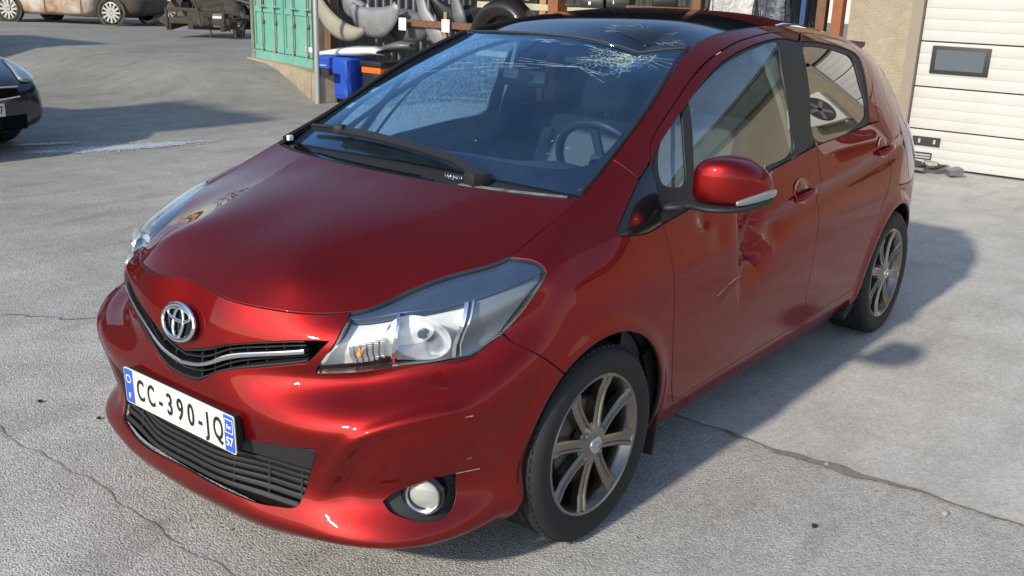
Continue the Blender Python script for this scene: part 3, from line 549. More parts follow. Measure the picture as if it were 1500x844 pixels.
# doors
opF=c('op_f'); opFb=c('op_fb'); sp=c('split'); dt=c('door_top'); db=c('door_bot')
jx=np.argmin(np.hypot(*(sp-np.array(UV['op_fb'][-1])).T))     # split line at the belt
dF=poly(db,sp[::-1],dt[::-1],door_fr)
frontdoor=poly(door_fr[kq:],db,sp[jx:][::-1],opFb[::-1])
fframe=poly(dt,ln(dt[-1],opF[-1]),opF[::-1],ln(opF[0],door_fr[0]))
def joined(name,net,polys,m,parent,gap=.003,**k):
    k['gap']=gap
    out=[]
    global DENT
    for s in (0,1):
        DENT=1. if (s==0 and name=='front_door') else 0.
        parts=[surf(net,p,**k) for p in polys]; DENT=0.
        V=[];F=[];N=[];n=0
        for q in parts:
            a,b,d=q if s==0 else mir(*q); V.append(a);N.append(d);F+=[tuple(i+n for i in f) for f in b];n+=len(a)
        out.append(mesh(name,np.vstack(V),F,m,parent,np.vstack(N),deep=True))
    return out
FD=joined('front_door',BODY,[frontdoor,fframe],'red_paint',CAR,h=.011)
opR=c('op_r'); opRb=c('op_rb'); drr=c('door_rr'); db2=c('door_bot2'); dt2=c('door_top2')
reardoor=poly(db2,drr[::-1],ln(drr[0],opRb[0]),opRb,sp[jx:])
rframe=poly(dt2,ln(dt2[-1],opR[-1]),opR[::-1],ln(opR[0],dt2[0]))
RD=joined('rear_door',BODY,[reardoor,rframe],'red_paint',CAR,h=.016)
# black window surrounds with the panes set into them
glF=cr(UV['gl_f']+UV['gl_f'][:1],.012); glQ=cr(UV['gl_q']+UV['gl_q'][:1],.01); glR=cr(UV['gl_r']+UV['gl_r'][:1],.012)
surF=poly(door_fr[:kq+1],opFb,sp[:jx+1][::-1][:-4],opF[::-1])
surR=poly(opRb[::-1],opR[::-1],sp[4:jx+1])
for d,ps,hs in ((FD,surF,[poly(glF),poly(glQ)]),(RD,surR,[poly(glR)])):
    V,F,N=surf(BODY,ps,holes=hs,h=.02,off=-.006,gap=.001,lip=.012); mesh('window_surround',V,F,'black_plastic',d[0],N); a=mir(V,F,N); mesh('window_surround',a[0],a[1],'black_plastic',d[1],a[2])
for d,pp,mm in ((FD,glF,'side_glass'),(FD,glQ,'side_glass'),(RD,glR,'privacy_glass')):
    V,F,N=surf(BODY,poly(pp),h=.03,off=-.012,gap=-.004,lip=0); V,N=flatten(V,N); mesh('window_glass',V,F,mm,d[0],N); a=mir(V,F,N); mesh('window_glass',a[0],a[1],'fogged_glass' if mm=='side_glass' else mm,d[1],a[2])
# side frame: A-pillar, roof rail, C-pillar, rear wing and sill in one pressing
uT=4.30
side=poly(top(uAP,uT),ln((uT,VT),(4.40,.62),(4.36,.40),(aR[0][0]+.05,0.02),(aR[0][0],0.0)),aR[1:-1],ln((aR[-1][0],0),(aF[0][0]+.1,0)),ln((aF[0][0]+.1,0),dfb),db,db2,drr[::-1],dt2[::-1],dt[::-1],ln(dt[0],fa)[1:-1],c('fen_apil',rev=True))
both('side_frame',BODY,side,'red_paint',CAR,h=.02)
rear=poly(ln((4.36,0),(UR,0),(UR,.66),(4.40,.62),(4.36,.40)),)
both('rear_body',BODY,poly(ln((aR[0][0]+.06,0.02),(UR,0.02),(UR,.66),(4.42,.62),(4.37,.40),(aR[0][0]+.06,0.02))),'red_paint',CAR,h=.03)
both('rear_window',BODY,poly(ln((4.32,VT),(4.42,.64),(UR,.68),(UR,VT),(4.32,VT))),'privacy_glass',CAR,h=.04,off=-.004)
# bonnet
tp=BODY.ev(np.linspace(0,1.44,60),np.full(60,VT))
hp=[tuple(q) for q in tp]+[(q[0],-q[1],q[2]) for q in tp[1:]]
rear_edge=[(.055,0,.999),(.05,.15,.999),(.035,.3,.998),(.008,.45,.997),(-.035,.58,.995),(-.078,.68,.992)]
hp+=[q for q in rear_edge[:-1]]+[(q[0],-q[1],q[2]) for q in rear_edge[1:-1]]
for x_,z_,z2 in ((.66,.842,.825),(.54,.888,.870),(.40,.926,.910),(.25,.958,.945),(.12,.983,.974)):
    hp.append((x_,0,z_))
    for s in (-1,1): hp.append((x_,.30*s,z2))
HOOD=HF(hp)
def hood_disp(x,y):
    y=np.abs(y); yc=.20+(.75-x)*.30; k=sstep(x,-.02,.12)*(1-sstep(x,.45,.66)); t=y-yc
    return .0035*k*np.where(t<0,np.exp(t/.12),np.exp(-t/.06))
HOOD.disp=hood_disp
tph=BODY.ev(np.linspace(0,1.42,110),np.full(110,VT)); re=cr([(q[0],q[1]) for q in rear_edge],.015)
hood=poly([(q[1],-q[0]) for q in tph],[(q[1],-q[0]) for q in re[::-1]],ln((0,-.055),(0,-tph[0][0])))
whole('bonnet',HOOD,hood,'red_paint',CAR,h=.016,gap=.0042)
# roof
rt_=BODY.ev(np.linspace(2.33,4.32,50),np.full(50,VT)); rt2=BODY.ev(np.linspace(4.4,UR,12),np.full(12,VT))
hdr=[(-.81,0,1.404),(-.825,.18,1.402),(-.86,.33,1.397),(-.90,.43,1.392)]
rp=[tuple(q) for q in rt_]+[(q[0],-q[1],q[2]) for q in rt_]+[tuple(q) for q in rt2]+[(q[0],-q[1],q[2]) for q in rt2[:-1]]+hdr+[(q[0],-q[1],q[2]) for q in hdr[1:]]
for x_,z_ in ((-1.0,1.448),(-1.25,1.483),(-1.55,1.499),(-1.9,1.496),(-2.3,1.462),(-2.6,1.40)):
    rp.append((x_,0,z_))
    for s in (-1,1): rp.append((x_,.3*s,z_-.012))
ROOF=HF(rp)
def roof_disp(x,y): return -.036*np.exp(-np.abs((y-.36)/.12)**1.15-((x+.86)/.15)**2)
ROOF.disp=roof_disp
def half_roof(xa,xb): pass
edge=lambda a,b,n=40:[(q[1],-q[0]) for q in BODY.ev(np.linspace(a,b,n),np.full(n,VT))]
hd2=[(q[1],-q[0]) for q in hdr]
def roof_piece(name,pl,m):
    # the roof is dented on one side only, so both halves are evaluated on their own
    V,F,N=surf(ROOF,pl,h=.022,sym=True,gap=.002)
    q=pl.copy(); q[:,0]*=-1
    V2,F2,N2=surf(ROOF,poly(q),h=.022,gap=.0,lip=.01); n=len(V)
    return mesh(name,np.vstack([V,V2]),list(F)+[tuple(i+n for i in f) for f in F2],m,CAR,np.vstack([N,N2]),deep=True)
ub=2.96
eb=BODY.ev([ub],[VT])[0]
roof_piece('glass_roof',poly(cr(hd2+[edge(2.335,2.4,2)[0]],.015),edge(2.34,ub),ln((eb[1],-eb[0]),(0,-eb[0]-.05),h=.02),ln((0,-eb[0]-.05),(0,.81),h=.02)),'roof_glass')
roof_piece('roof_panel',poly(edge(ub+.01,4.31),ln(edge(4.31,4.32,2)[0],(.22,2.875),(0,2.885),h=.02),ln((0,2.885),(0,-eb[0]-.04),h=.02),ln((0,-eb[0]-.04),(eb[1],-eb[0]+.01),h=.02)),'red_paint')
# windscreen
wb=[(-.068,0,1.014),(-.074,.2,1.011),(-.086,.4,1.005),(-.104,.56,.999),(-.122,.658,.994)]
wt=[(-.805,0,1.402),(-.82,.16,1.400),(-.853,.31,1.396),(-.90,.43,1.391),(-.95,.513,1.389)]
wtab=[]
for i,(a,b) in enumerate(zip(wb,wt)):
    a=np.array(a);b=np.array(b);bl=(.040,.038,.032,.022,.012)[i]; e=np.array([.45,0,.89]); col_=[]
    for f in (0,.2,.4,.6,.8,1): col_.append(tuple(a*(1-f)+b*f+e*bl*4*f*(1-f)+np.array([0,.02*math.sin(math.pi*f) if i==4 else .01*math.sin(math.pi*f)*(i/4),0])))
    wtab.append(col_)
WS=Net(wtab,uref=2)
def ws_disp(u,v,p): 
    return -.036*np.exp(-np.abs((p[:,1]-.36)/.12)**1.15-((p[:,0]+.82)/.15)**2)*(p[:,1]>0)
WS.disp=ws_disp
wU=float(WS.u[-1]);wV=float(WS.v[-1])
wpl=poly(ln((0,0),(wU,0),(wU,wV),(0,wV),(0,0),h=.02)); V,F,N=surf(WS,wpl,h=.02,sym=True,lip=0)
q=wpl.copy(); q[:,0]*=-1
class Flip:
    def ev(s,u,v,off=0): p=WS.ev(-u,v); return p
WS2=Net(wtab,uref=2); p2=surf(WS2,wpl,h=.02,sym=True,lip=0); p2=mir(*p2); n=len(V)
mesh('windscreen',np.vstack([V,p2[0]]),list(F)+[tuple(i+n for i in f) for f in p2[1]],'windscreen_glass',CAR,np.vstack([N,p2[2]]))
# ---------------- front grilles, lamps, plate, badge ---------------------
def net_bar(uv,w,f,b,net=BODY):
    """bar following a line on the net: half height w, front offset f, back offset b; left and right halves"""
    uv=np.array(uv,float); u,v=uv.T; P=[net.ev(u,v-w,b),net.ev(u,v-w,f-.001),net.ev(u,v-w*.5,f),net.ev(u,v+w*.5,f),net.ev(u,v+w,f-.001),net.ev(u,v+w,b)]
    V=np.stack(P,1).reshape(-1,3); n=6; F=[]
    for i in range(len(uv)-1):
        for k in range(n): F.append((i*n+k,i*n+(k+1)%n,(i+1)*n+(k+1)%n,(i+1)*n+k))
    F+=[tuple(range(n)),tuple(range((len(uv)-1)*n,len(uv)*n))[::-1]]
    V2=V*np.array([1,-1,1]); m=len(V); return np.vstack([V,V2]),F+[tuple(i+m for i in f)[::-1] for f in F]
def cut(pl,v,h=.03):
    us=[];x,y=pl.T;n=len(pl)
    for i in range(n):
        a,b=pl[i],pl[(i+1)%n]
        if (a[1]>v)!=(b[1]>v): us.append(a[0]+(v-a[1])/(b[1]-a[1])*(b[0]-a[0]))
    return max(us) if us else 0
GR=whole('upper_grille',BODY,ug,'dark_void',CAR,h=.03,off=-.055,gap=-.006,lip=0)
V,F,N=surf(BODY,ug,h=.02,off=-.004,gap=.0,lip=.05)
rimp=poly(ugc,inset(ug if area(ug)>0 else ug[::-1],.010)[::-1]) 
def vshift(line,d): return [(u,v+d) for u,v in line]
mid=[UV['ug'][0],UV['ug'][2],UV['ug'][4]]
lowl=cr([(0,v0['0.527'])]+UV['ug'][:6],.02); uppl=cr([(0,v0['0.605'])]+UV['ug'][7:][::-1]+UV['ug'][6:7],.02)
def between(f,n=24,ue=None):
    ue=ue or min(lowl[-1][0],uppl[-1][0]); us=np.linspace(0,ue,n); return [(u,(1-f)*np.interp(u,lowl[:,0],lowl[:,1])+f*np.interp(u,uppl[:,0],uppl[:,1])) for u in us]
for f,wd,fr,mm,nm in ((.04,.006,-.004,'black_plastic','grille_slat'),(.26,.0045,-.014,'black_plastic','grille_slat'),(.52,.012,.004,'satin_chrome','chrome_bar'),(.76,.0045,-.014,'black_plastic','grille_slat'),(.96,.005,-.006,'black_plastic','grille_slat')):
    mesh(nm,*net_bar(between(f),wd,fr,-.045),mm,GR,smooth=False)
for k,u_ in enumerate(np.linspace(.06,.42,7)):
    for s in (-1,1):
        a=BODY.ev([u_],[np.interp(u_,lowl[:,0],lowl[:,1])],-.03)[0]; b=BODY.ev([u_],[np.interp(u_,uppl[:,0],uppl[:,1])],-.03)[0]
        MB().strip([(a[0],a[1]*s,a[2]),(b[0],b[1]*s,b[2])],.003,.012,(1,0,0)).build('grille_web','black_plastic',GR,smooth=False)
lgb=poly(ln((0,.055),(.50,.055),(.53,.20),(.53,.40),(0,.40),h=.03),ln((0,.40),(0,.055),h=.03))
LG=whole('lower_grille',BODY,lgb,'dark_void',CAR,h=.03,off=-.05,gap=0,lip=0)
def lgbox(va,vb):  # smooth black band between two heights of the lower opening
    pts=[(0,va)]; 
    for v in np.linspace(va,vb,8): pts.append((cut(lg,v)-.003,v))
    pts.append((0,vb)); return poly(ln(*pts,h=.02),ln((0,vb),(0,va)))
VM=.262
whole('grille_band',BODY,lgbox(VM,VTP-.004),'black_plastic',LG,h=.02,off=-.012,gap=.001,lip=.02)
for k in range(7):
    v=VB+.012+(VM-VB-.014)*k/6.; ue=cut(lg,v)-.004
    mesh('grille_slat',*net_bar([(u,v) for u in np.linspace(0,ue,22)],.0065,-.012-.002*(k%2),-.04),'black_plastic',LG,smooth=False)
for u_ in (.06,.19,.31,.42):
    for s in (-1,1):
        a=BODY.ev([u_],[VB+.004],-.032)[0]; b=BODY.ev([u_],[VM],-.032)[0]; MB().strip([(a[0],a[1]*s,a[2]),(b[0],b[1]*s,b[2])],.004,.012,(1,0,0)).build('grille_web','black_plastic',LG,smooth=False)
# fog lamps
for s,nm in ((1,0),(-1,1)):
    V,F,N=surf(BODY,fogp,h=.012,off=-.022,gap=-.004,lip=0)
    if s<0: V,F,N=mir(V,F,N)
    fg=mesh('fog_lamp',V,F,'black_plastic',CAR,N)
    cx=BODY.ev(*np.array(UV['fog']).mean(0))[0]; 
    ax=Vector((.86,.50*s,.05)).normalized(); M=Matrix.Translation(Vector((cx[0]-.002,(cx[1]-.006)*s,cx[2]+.004)))@ax.to_track_quat('Y','Z').to_matrix().to_4x4()
    MB().lathe([(.058,-.03),(.058,.004),(.053,.008),(.045,.004),(.043,-.012)],36,M=M).build('fog_bezel','black_gloss',fg)
    MB().lathe([(.047,.0065),(.0455,.0105),(.041,.0075),(.040,-.01)],36,M=M).build('fog_ring','satin_chrome',fg)
    MB().lathe([(.041,-.006),(.034,.0),(.022,.005),(.008,.007),(0,.007)],36,M=M).build('fog_lens','lens_fog',fg)
# headlights: housing behind the clear lens
rid=cr(UV['hlridge'],.01); ridge=np.vstack([[UV['hl_in'][0]],rid]); 
kr=np.argmin(np.hypot(*(hlr-rid[-1]).T))
lo=poly(c('hl_in',.01),c('hl_bot',.01),hlr[:kr+1],rid[::-1]); hi=poly(rid,hlr[kr:],top(uHR,uHC))
for s in (1,-1):
    par=LENS[0 if s>0 else 1]
    def put(nm,pl,m_,off,lip=0,gap=0,h=.014):
        V,F,N=surf(BODY,pl,h=h,off=off,gap=gap,lip=lip)
        if s<0: V,F,N=mir(V,F,N)
        return mesh(nm,V,F,m_,par,N)
    put('lamp_hood',hi,'lamp_dark',-.014,.022,.002)
    put('lamp_housing',lo,'lamp_bezel',-.040,.0,-.002)
    # outer dark wedge towards the wing
    uo=1.0
    pw=poly([p for p in lo if p[0]>.90]); 
    put('lamp_side_trim',pw,'lamp_grey',-.024,.02,.003)
    # reflector bowl of the main beam
    def bowl(u_,v_,rx,rz,dep,nm,back):
        P=Vector(BODY.ev([u_],[v_],-back)[0]*np.array([1,s,1])); ax=Vector((.93,.34*s,.0)).normalized()
        M=Matrix.Translation(P)@ax.to_track_quat('Y','Z').to_matrix().to_4x4()@Matrix.Diagonal((rx,dep,rz,1))
        prof=[(r_,r_*r_) for r_ in np.linspace(1,.14,9)]+[(.0,.02)]
        MB().lathe(prof,40,M=M).build(nm,'reflector',par); return P,ax
    P,ax=bowl(.80,.748,.088,.058,.055,'main_reflector',.052)
    MB().lathe([(.0135,0),(.0135,.016),(.009,.02),(0,.021)],20,M=Matrix.Translation(P+ax*.018)@ax.to_track_quat('Y','Z').to_matrix().to_4x4()).build('bulb_cap','lamp_dark',par)
    P=Vector(BODY.ev([.60],[.755],-.036)[0]*np.array([1,s,1]))
    MB().lathe([(.007,0),(.009,.012),(.006,.022),(0,.025)],16,M=Matrix.Translation(P+ax*.006)@ax.to_track_quat('Y','Z').to_matrix().to_4x4()).build('turn_bulb','amber',par)
    # chrome divider bars and the sill at the bottom of the lamp
    for u_,w_ in ((.70,.004),(.895,.005),(.915,.002)):
        va=np.interp(u_,cr(UV['hl_bot'],.01)[:,0],cr(UV['hl_bot'],.01)[:,1]); vb=np.interp(u_,rid[:,0],rid[:,1])
        pts=[BODY.ev([u_],[v_],-.022)[0]*np.array([1,s,1]) for v_ in np.linspace(va+.004,vb-.004,8)]
        MB().strip(pts,w_,.03,(.8,.5*s,.2)).build('lamp_rib','chrome',par)
    for f in range(6):
        u_=.565+.019*f
        va=np.interp(u_,cr(UV['hl_bot'],.01)[:,0],cr(UV['hl_bot'],.01)[:,1])
        for g in range(7):
            p_=BODY.ev([u_],[va+.012+.0165*g],-.034)[0]*np.array([1,s,1]); MB().box(p_,(.012,.012,.013),Matrix.Rotation(R(30*s),3,'Z'),.003).build('reflector_facet','chrome',par)
# number plate
def text(name,body,size,sx,m_,parent,M,depth=.0006):
    cu=bpy.data.curves.new(name,'FONT'); cu.body=body; cu.size=size; cu.extrude=depth; cu.align_x='CENTER'; cu.align_y='CENTER'; cu.resolution_u=4; cu.offset=size*.012
    o=bpy.data.objects.new(name,cu); COL.objects.link(o); dg=bpy.context.evaluated_depsgraph_get(); me=bpy.data.meshes.new_from_object(o.evaluated_get(dg)); bpy.data.objects.remove(o)
    for v in me.vertices: v.co=M@Vector((v.co.x*sx,v.co.y,v.co.z))
    me.materials.clear(); me.materials.append(MATS[m_]); return link(name,me,parent)
PM=Matrix.Translation((.834,0,.4373))@Matrix.Rotation(R(1.5),4,'Y')@Matrix(((0,0,1,0),(1,0,0,0),(0,1,0,0),(0,0,0,1)))  # local x -> car y, y -> up, z -> forward
def rrect(w_,h_,r_,n=5):
    o=[]
    for cx,cy,a in ((w_/2-r_,h_/2-r_,0),(-w_/2+r_,h_/2-r_,90),(-w_/2+r_,-h_/2+r_,180),(w_/2-r_,-h_/2+r_,270)):
        for k in range(n+1): t=R(a+90*k/n); o.append((cx+r_*math.cos(t),cy+r_*math.sin(t)))
    return o
def slab(name,pl,z0,z1,m_,parent,M):
    n=len(pl); V=[M@Vector((x,y,z0)) for x,y in pl]+[M@Vector((x,y,z1)) for x,y in pl]
    F=[tuple(range(n,2*n)),tuple(range(n))[::-1]]+[(k,(k+1)%n,n+(k+1)%n,n+k) for k in range(n)]
    return mesh(name,V,F,m_,parent,smooth=False)
PL=slab('number_plate',rrect(.52,.11,.009),-.003,0,'plate_white',CAR,PM); PL['label']='white number plate reading CC-390-JQ'
slab('plate_bracket',rrect(.50,.10,.004),-.03,-.0035,'black_plastic',PL,PM)
def band(x0,x1): return [(x,y) for x,y in rrect(.514,.104,.008) if (x-x0)*(x-x1)<=0]
for sgn in (-1,1):
    o=[(sgn*abs(x),y) for x,y in rrect(.514,.104,.008) if x>0]; o=[(sgn*.215,.052)]+([p for p in sorted(o,key=lambda p:-p[1])])+[(sgn*.215,-.052)]
    slab('plate_band',o if sgn<0 else o,.0003,.0009,'plate_blue',PL,PM)
T_=lambda x,y,z=.0012: PM@Matrix.Translation((x,y,z))
for ch,x in (('C',-.178),('C',-.125),('-',-.078),('3',-.034),('9',.016),('0',.066),('-',.108),('J',.142),('Q',.188)):
    text('plate_letter',ch,.092 if ch!='-' else .09,.70 if ch not in 'CQ' else .60,'plate_black',PL,T_(x,-.002))
text('plate_letter','F',.026,.9,'white_plastic',PL,T_(-.237,-.032)); text('plate_letter','57',.036,.82,'white_plastic',PL,T_(.236,-.024))
text('plate_letter','Est',.017,.95,'white_plastic',PL,T_(.236,.020))
fr_=MB()
for dx,dy,a,b in ((0,.021,.034,.0022),(0,-.017,.034,.0022),(.017,.002,.0022,.036),(-.017,.002,.0022,.036)): fr_.box((.236+dx,.020+dy,.0013),(a,b,.0008))
bmesh.ops.transform(fr_.bm,matrix=PM,verts=fr_.bm.verts); fr_.build('plate_logo_frame','white_plastic',PL,smooth=False)
st=MB()
for k in range(12): a=2*math.pi*k/12; st.box((-.237+.0115*math.cos(a),.022+.0115*math.sin(a),.0013),(.0042,.0042,.0008))
bmesh.ops.transform(st.bm,matrix=PM,verts=st.bm.verts); st.build('plate_star_ring','white_plastic',PL,smooth=False)
# badge: three chrome ellipses on a dark ground
EM=Matrix.Translation((.8035,0,.682))@Matrix.Rotation(R(-13),4,'Y')@Matrix(((0,0,1,0),(1,0,0,0),(0,1,0,0),(0,0,0,1)))
def ell(a,b,cy,rr,n=48,ring=8,flat=.7):
    V=[];F=[]
    for k in range(n):
        t=2*math.pi*k/n
        for j in range(ring):
            q=2*math.pi*j/ring; rad=rr*math.cos(q); V.append(EM@Vector(((a+rad)*math.cos(t),cy+(b+rad)*math.sin(t),rr*flat*math.sin(q)+.008)))
    for k in range(n):
        for j in range(ring): F.append((k*ring+j,((k+1)%n)*ring+j,((k+1)%n)*ring+(j+1)%ring,k*ring+(j+1)%ring))
    return V,F
BG=slab('badge',[(.074*math.cos(2*math.pi*k/40),.050*math.sin(2*math.pi*k/40)) for k in range(40)],-.02,.002,'black_gloss',CAR,EM)
for a,b,cy,rr in ((.071,.048,0,.0075),(.050,.0175,.021,.0058),(.022,.040,-.001,.0062)): mesh('badge_ring',*ell(a,b,cy,rr),'chrome',BG)
# ---------------- wheels -------------------------------------------------
def wheel(parent,loc,steer,side):
    base=Matrix.Translation(loc)@Matrix.Rotation(steer,4,'Z')@Matrix.Diagonal((1,side,1,1))
    RT=.3005
    rim=MB().lathe([(.200,-.17),(.192,-.15),(.188,-.06),(.193,-.030),(.203,-.012),(.2085,-.003),(.2150,0),(.2185,-.003),(.2180,-.010),(.207,-.014)],64,M=base)
    n=8
    for k in range(n):
        a0=2*math.pi*(k+.30)/n
        # spokes: raised rail pairs that fan out to the rim
        for r0,r1,y0,y1,w0,w1,th in ((.030,.211,-.012,-.008,.0205,.0265,.022),):
            for q in range(10):
                pass
            pts=[];Vv=[]
            for q in range(9):
                f=q/8.; r_=r0+(r1-r0)*f; yy=-.006-.016*math.sin(math.pi*f)*.5+(.004 if f>.8 else 0); hw=w0*(1-f**2)+w1*f**2-.002*math.sin(math.pi*f)
                pts.append((r_,yy,hw))
            rings=[]
            for r_,yy,hw in pts:
                ring=[]
                for sx,dy in ((-1,-.028),(-1,-.004),(-.72,0),(-.45,-.001),(-.30,-.006),(.30,-.006),(.45,-.001),(.72,0),(1,-.004),(1,-.028)):
                    x=r_;zt=sx*hw; v=Vector((x*math.cos(a0)-zt*math.sin(a0),yy+dy,x*math.sin(a0)+zt*math.cos(a0))); ring.append(rim.bm.verts.new(base@v))
                rings.append(ring)
            for A,B in zip(rings,rings[1:]):
                for j in range(9): rim.bm.faces.new((A[j],A[j+1],B[j+1],B[j]))
    rim.lathe([(.001,-.004),(.03,-.004),(.052,-.010),(.070,-.018),(.074,-.04)],40,M=base)
    o=rim.build('wheel','rim_metal',parent,angle=28)
    ty=MB(); prof=[(.207,-.005),(.216,-.0035),(.224,-.001),(.240,.004),(.262,.007),(.280,.003),(.291,-.007),(.2975,-.020)]
    tread=[(.3005,-.030)]
    for k in range(4):
        y=-.045-.036*k; tread+=[(.3008,y),(.294,y-.002),(.294,y-.009),(.3008,y-.011)]
    tread+=[(.3005,-.172),(.297,-.184),(.288,-.196),(.27,-.203),(.24,-.205),(.215,-.20)]
    ty.lathe(prof+tread,96,M=base); t=ty.build('tyre','tyre_rubber',o,angle=40)
    tb=MB()                                   # shoulder blocks
    for k in range(72):
        a=2*math.pi*k/72
        for yy,dd in ((-.026,.024),(-.178,.02)): tb.box(base@Vector((.2962*math.cos(a),yy,.2962*math.sin(a))),(.0145,dd,.0075),(base.to_3x3()@Matrix.Rotation(-a+math.pi/2,3,'Y')))
    tb.build('tread_blocks','tyre_rubber',o,smooth=False)['kind']='stuff'
    MB().lathe([(0,.0025),(.018,.0020),(.0255,0),(.028,-.004),(.0285,-.012)],32,M=base).build('hub_cap','satin_chrome',o)
    for k in range(3):
        rx,rz,cz=((.017,.0125,0),(.0115,.004,.005),(.0055,.0105,0))[k]
        b_=MB(); pts=[base@Vector((rx*math.cos(2*math.pi*q/24),.0032,cz+rz*math.sin(2*math.pi*q/24))) for q in range(25)]; b_.tube(pts,.0013,5,False); b_.build('cap_badge','chrome',o)
    for k in range(4):
        a=2*math.pi*(k+.5)/4; p=base@Vector((.050*math.cos(a),-.014,.050*math.sin(a)))
        M=base@Matrix.Translation((.050*math.cos(a),-.014,.050*math.sin(a)))
        MB().lathe([(.0125,-.01),(.0125,.0035),(.0115,.0045),(.0112,-.006)],18,M=M).lathe([(.0095,-.01),(.0095,.004),(.006,.008),(0,.009)],6,M=M).build('lug_nut','dark_chrome',o)
    MB().lathe([(.06,-.055),(.132,-.055),(.132,-.075),(.06,-.075)],40,M=base).build('brake_disc','rust_disc',o)
    MB().lathe([(.0,-.10),(.19,-.10),(.199,-.05)],40,M=base).build('wheel_barrel','dark_void',o)
    return o
for x in (0,-2.51):
    for s in (1,-1): wheel(CAR,(x,.835*s,.300),R(-1.2) if x==0 else 0,s)
for cx in (-.012,-2.51):
    for s in (1,-1):
        lw=MB().lathe([(.345,.805*s),(.350,.76*s),(.352,.5*s),(.30,.42*s),(.02,.42*s)],40,M=Matrix.Translation((cx,0,.30)),a0=R(-14),a1=R(194)); lw.build('wheel_arch_liner','dark_void',CAR)
for s in (1,-1):   # mud flap behind the front wheel
    MB().box((-.365,.775*s,.215),(.012,.10,.17),Matrix.Rotation(R(-8),3,'Y'),.004).build('mud_flap','rubber',CAR)
    MB().strip([(-.352*1.0+.0,.80*s,.30),(-.345,.80*s,.42),(-.31,.80*s,.50)],.025,.006,(0,1,0)).build('arch_liner_edge','rubber',CAR)
    MB().box((-2.13,.76*s,.20),(.12,.09,.05),Matrix.Rotation(R(25),3,'Y'),.012).build('sill_deflector','rubber',CAR)
# underbody that keeps the light out
MB().box((-1.2,0,.22),(3.3,1.1,.06)).box((.28,0,.30),(.7,.9,.20)).box((.28,0,.52),(.62,1.1,.28)).build('underbody','dark_void',CAR,smooth=False)
MB().box((-1.27,0,.225),(1.75,1.50,.05)).build('floor_pan','dark_void',CAR,smooth=False)
# ---------------- door mirrors -------------------------------------------
def loft(secs,n=28,ex=2.6):
    """secs: (y, x_front, x_rear, z_bottom, z_top) -> closed shell of rounded sections"""
    V=[];F=[]
    for y,xf,xr,zb,zt in secs:
        cx,cz,a,b=(xf+xr)/2,(zb+zt)/2,(xf-xr)/2,(zt-zb)/2
        for k in range(n):
            t=2*math.pi*k/n; ct,st_=math.cos(t),math.sin(t)
            V.append((cx+a*math.copysign(abs(ct)**(2/ex),ct),y,cz+b*math.copysign(abs(st_)**(2/ex),st_)))
    m=len(secs)
    for i in range(m-1):
        for k in range(n): F.append((i*n+k,(i+1)*n+k,(i+1)*n+(k+1)%n,i*n+(k+1)%n))
    F+=[tuple(range(n)),tuple(range((m-1)*n,m*n))[::-1]]
    return np.array(V),F
def sub(o,lv=2):
    md=o.modifiers.new('s','SUBSURF'); md.levels=lv; md.render_levels=lv; return o
MS=[(.858,-.402,-.530,.985,1.075),(.872,-.378,-.535,.972,1.095),(.905,-.366,-.545,.966,1.110),(.95,-.372,-.552,.966,1.114),(.99,-.392,-.556,.968,1.106),(1.022,-.425,-.558,.973,1.088),(1.045,-.468,-.556,.983,1.062),(1.056,-.51,-.552,.998,1.035)]
for s in (1,):                         # the mirror on the other side is gone
    g=np.array([1,s,1])
    def lm(secs,nm,mt,par,**k):
        V,F=loft(secs,**k); V=V*g; F=[f[::-1] for f in F] if s<0 else F
        return sub(mesh(nm,V,F,mt,par),2)
    m_=lm(MS,'door_mirror','red_paint',CAR,ex=3.4)
    lm([(.835,-.375,-.47,.938,.966),(.862,-.385,-.545,.945,.978),(.90,-.364,-.556,.945,.976),(.96,-.370,-.562,.948,.976),(1.01,-.410,-.566,.952,.978),(1.045,-.462,-.566,.964,.988),(1.060,-.52,-.56,.980,.996)],'mirror_base','black_plastic',m_)
    lm([(.785,-.345,-.425,.930,.962),(.82,-.350,-.43,.936,.964),(.86,-.375,-.46,.945,.970)],'mirror_arm','black_plastic',m_)
    lm([(1.000,-.3985,-.44,.976,.992),(1.020,-.417,-.48,.977,1.004),(1.040,-.450,-.53,.983,1.014),(1.056,-.495,-.56,.990,1.022),(1.063,-.525,-.565,1.0,1.015)],'indicator_lens','lens_clear',m_,ex=3)
    MB().box((-.5575,.95*s,1.04),(.006,.13,.085),None,.002).build('mirror_glass','chrome',m_)
# ---------------- door handles -------------------------------------------
def handle(door,x,z,s,up_):
    y=float(BODY.ev(*[np.array([q]) for q in inv_xz(x,z)])[0][1])
    n=Vector((0,.965*s,.26)).normalized()
    # recess ring with its shade painted in darker reds, and the pull bar
    M=Matrix.Translation((x,(y-.001)*s,z))@n.to_track_quat('Y','Z').to_matrix().to_4x4()@Matrix.Diagonal((1.0,1,.66,1))
    MB().lathe([(.076,-.001),(.074,.0022),(.068,.0008),(.05,-.0005),(.0,-.001)],40,M=M).build('handle_dish','red_recess_shade',door)
    MB().lathe([(.05,-.0001),(.046,.0012),(.0,.0015)],32,M=M@Matrix.Translation((-.0,0,.008))).build('handle_hollow_shade','red_hollow_shade',door)
    pts=[];rs=[]
    for k in range(13):
        f=k/12; a=math.pi*f; pts.append((x+.090-.185*f,(y+.010+.018*math.sin(a)**.6)*s,z-.012+up_*(f-.5)+.004*math.sin(a))); rs.append(.0115 if .1<f<.9 else .008)
    b=MB().tube(pts,rs,14); 
    for v in b.bm.verts: v.co.z=z+(v.co.z-z)*1.25
    b.build('door_handle','red_paint',door)
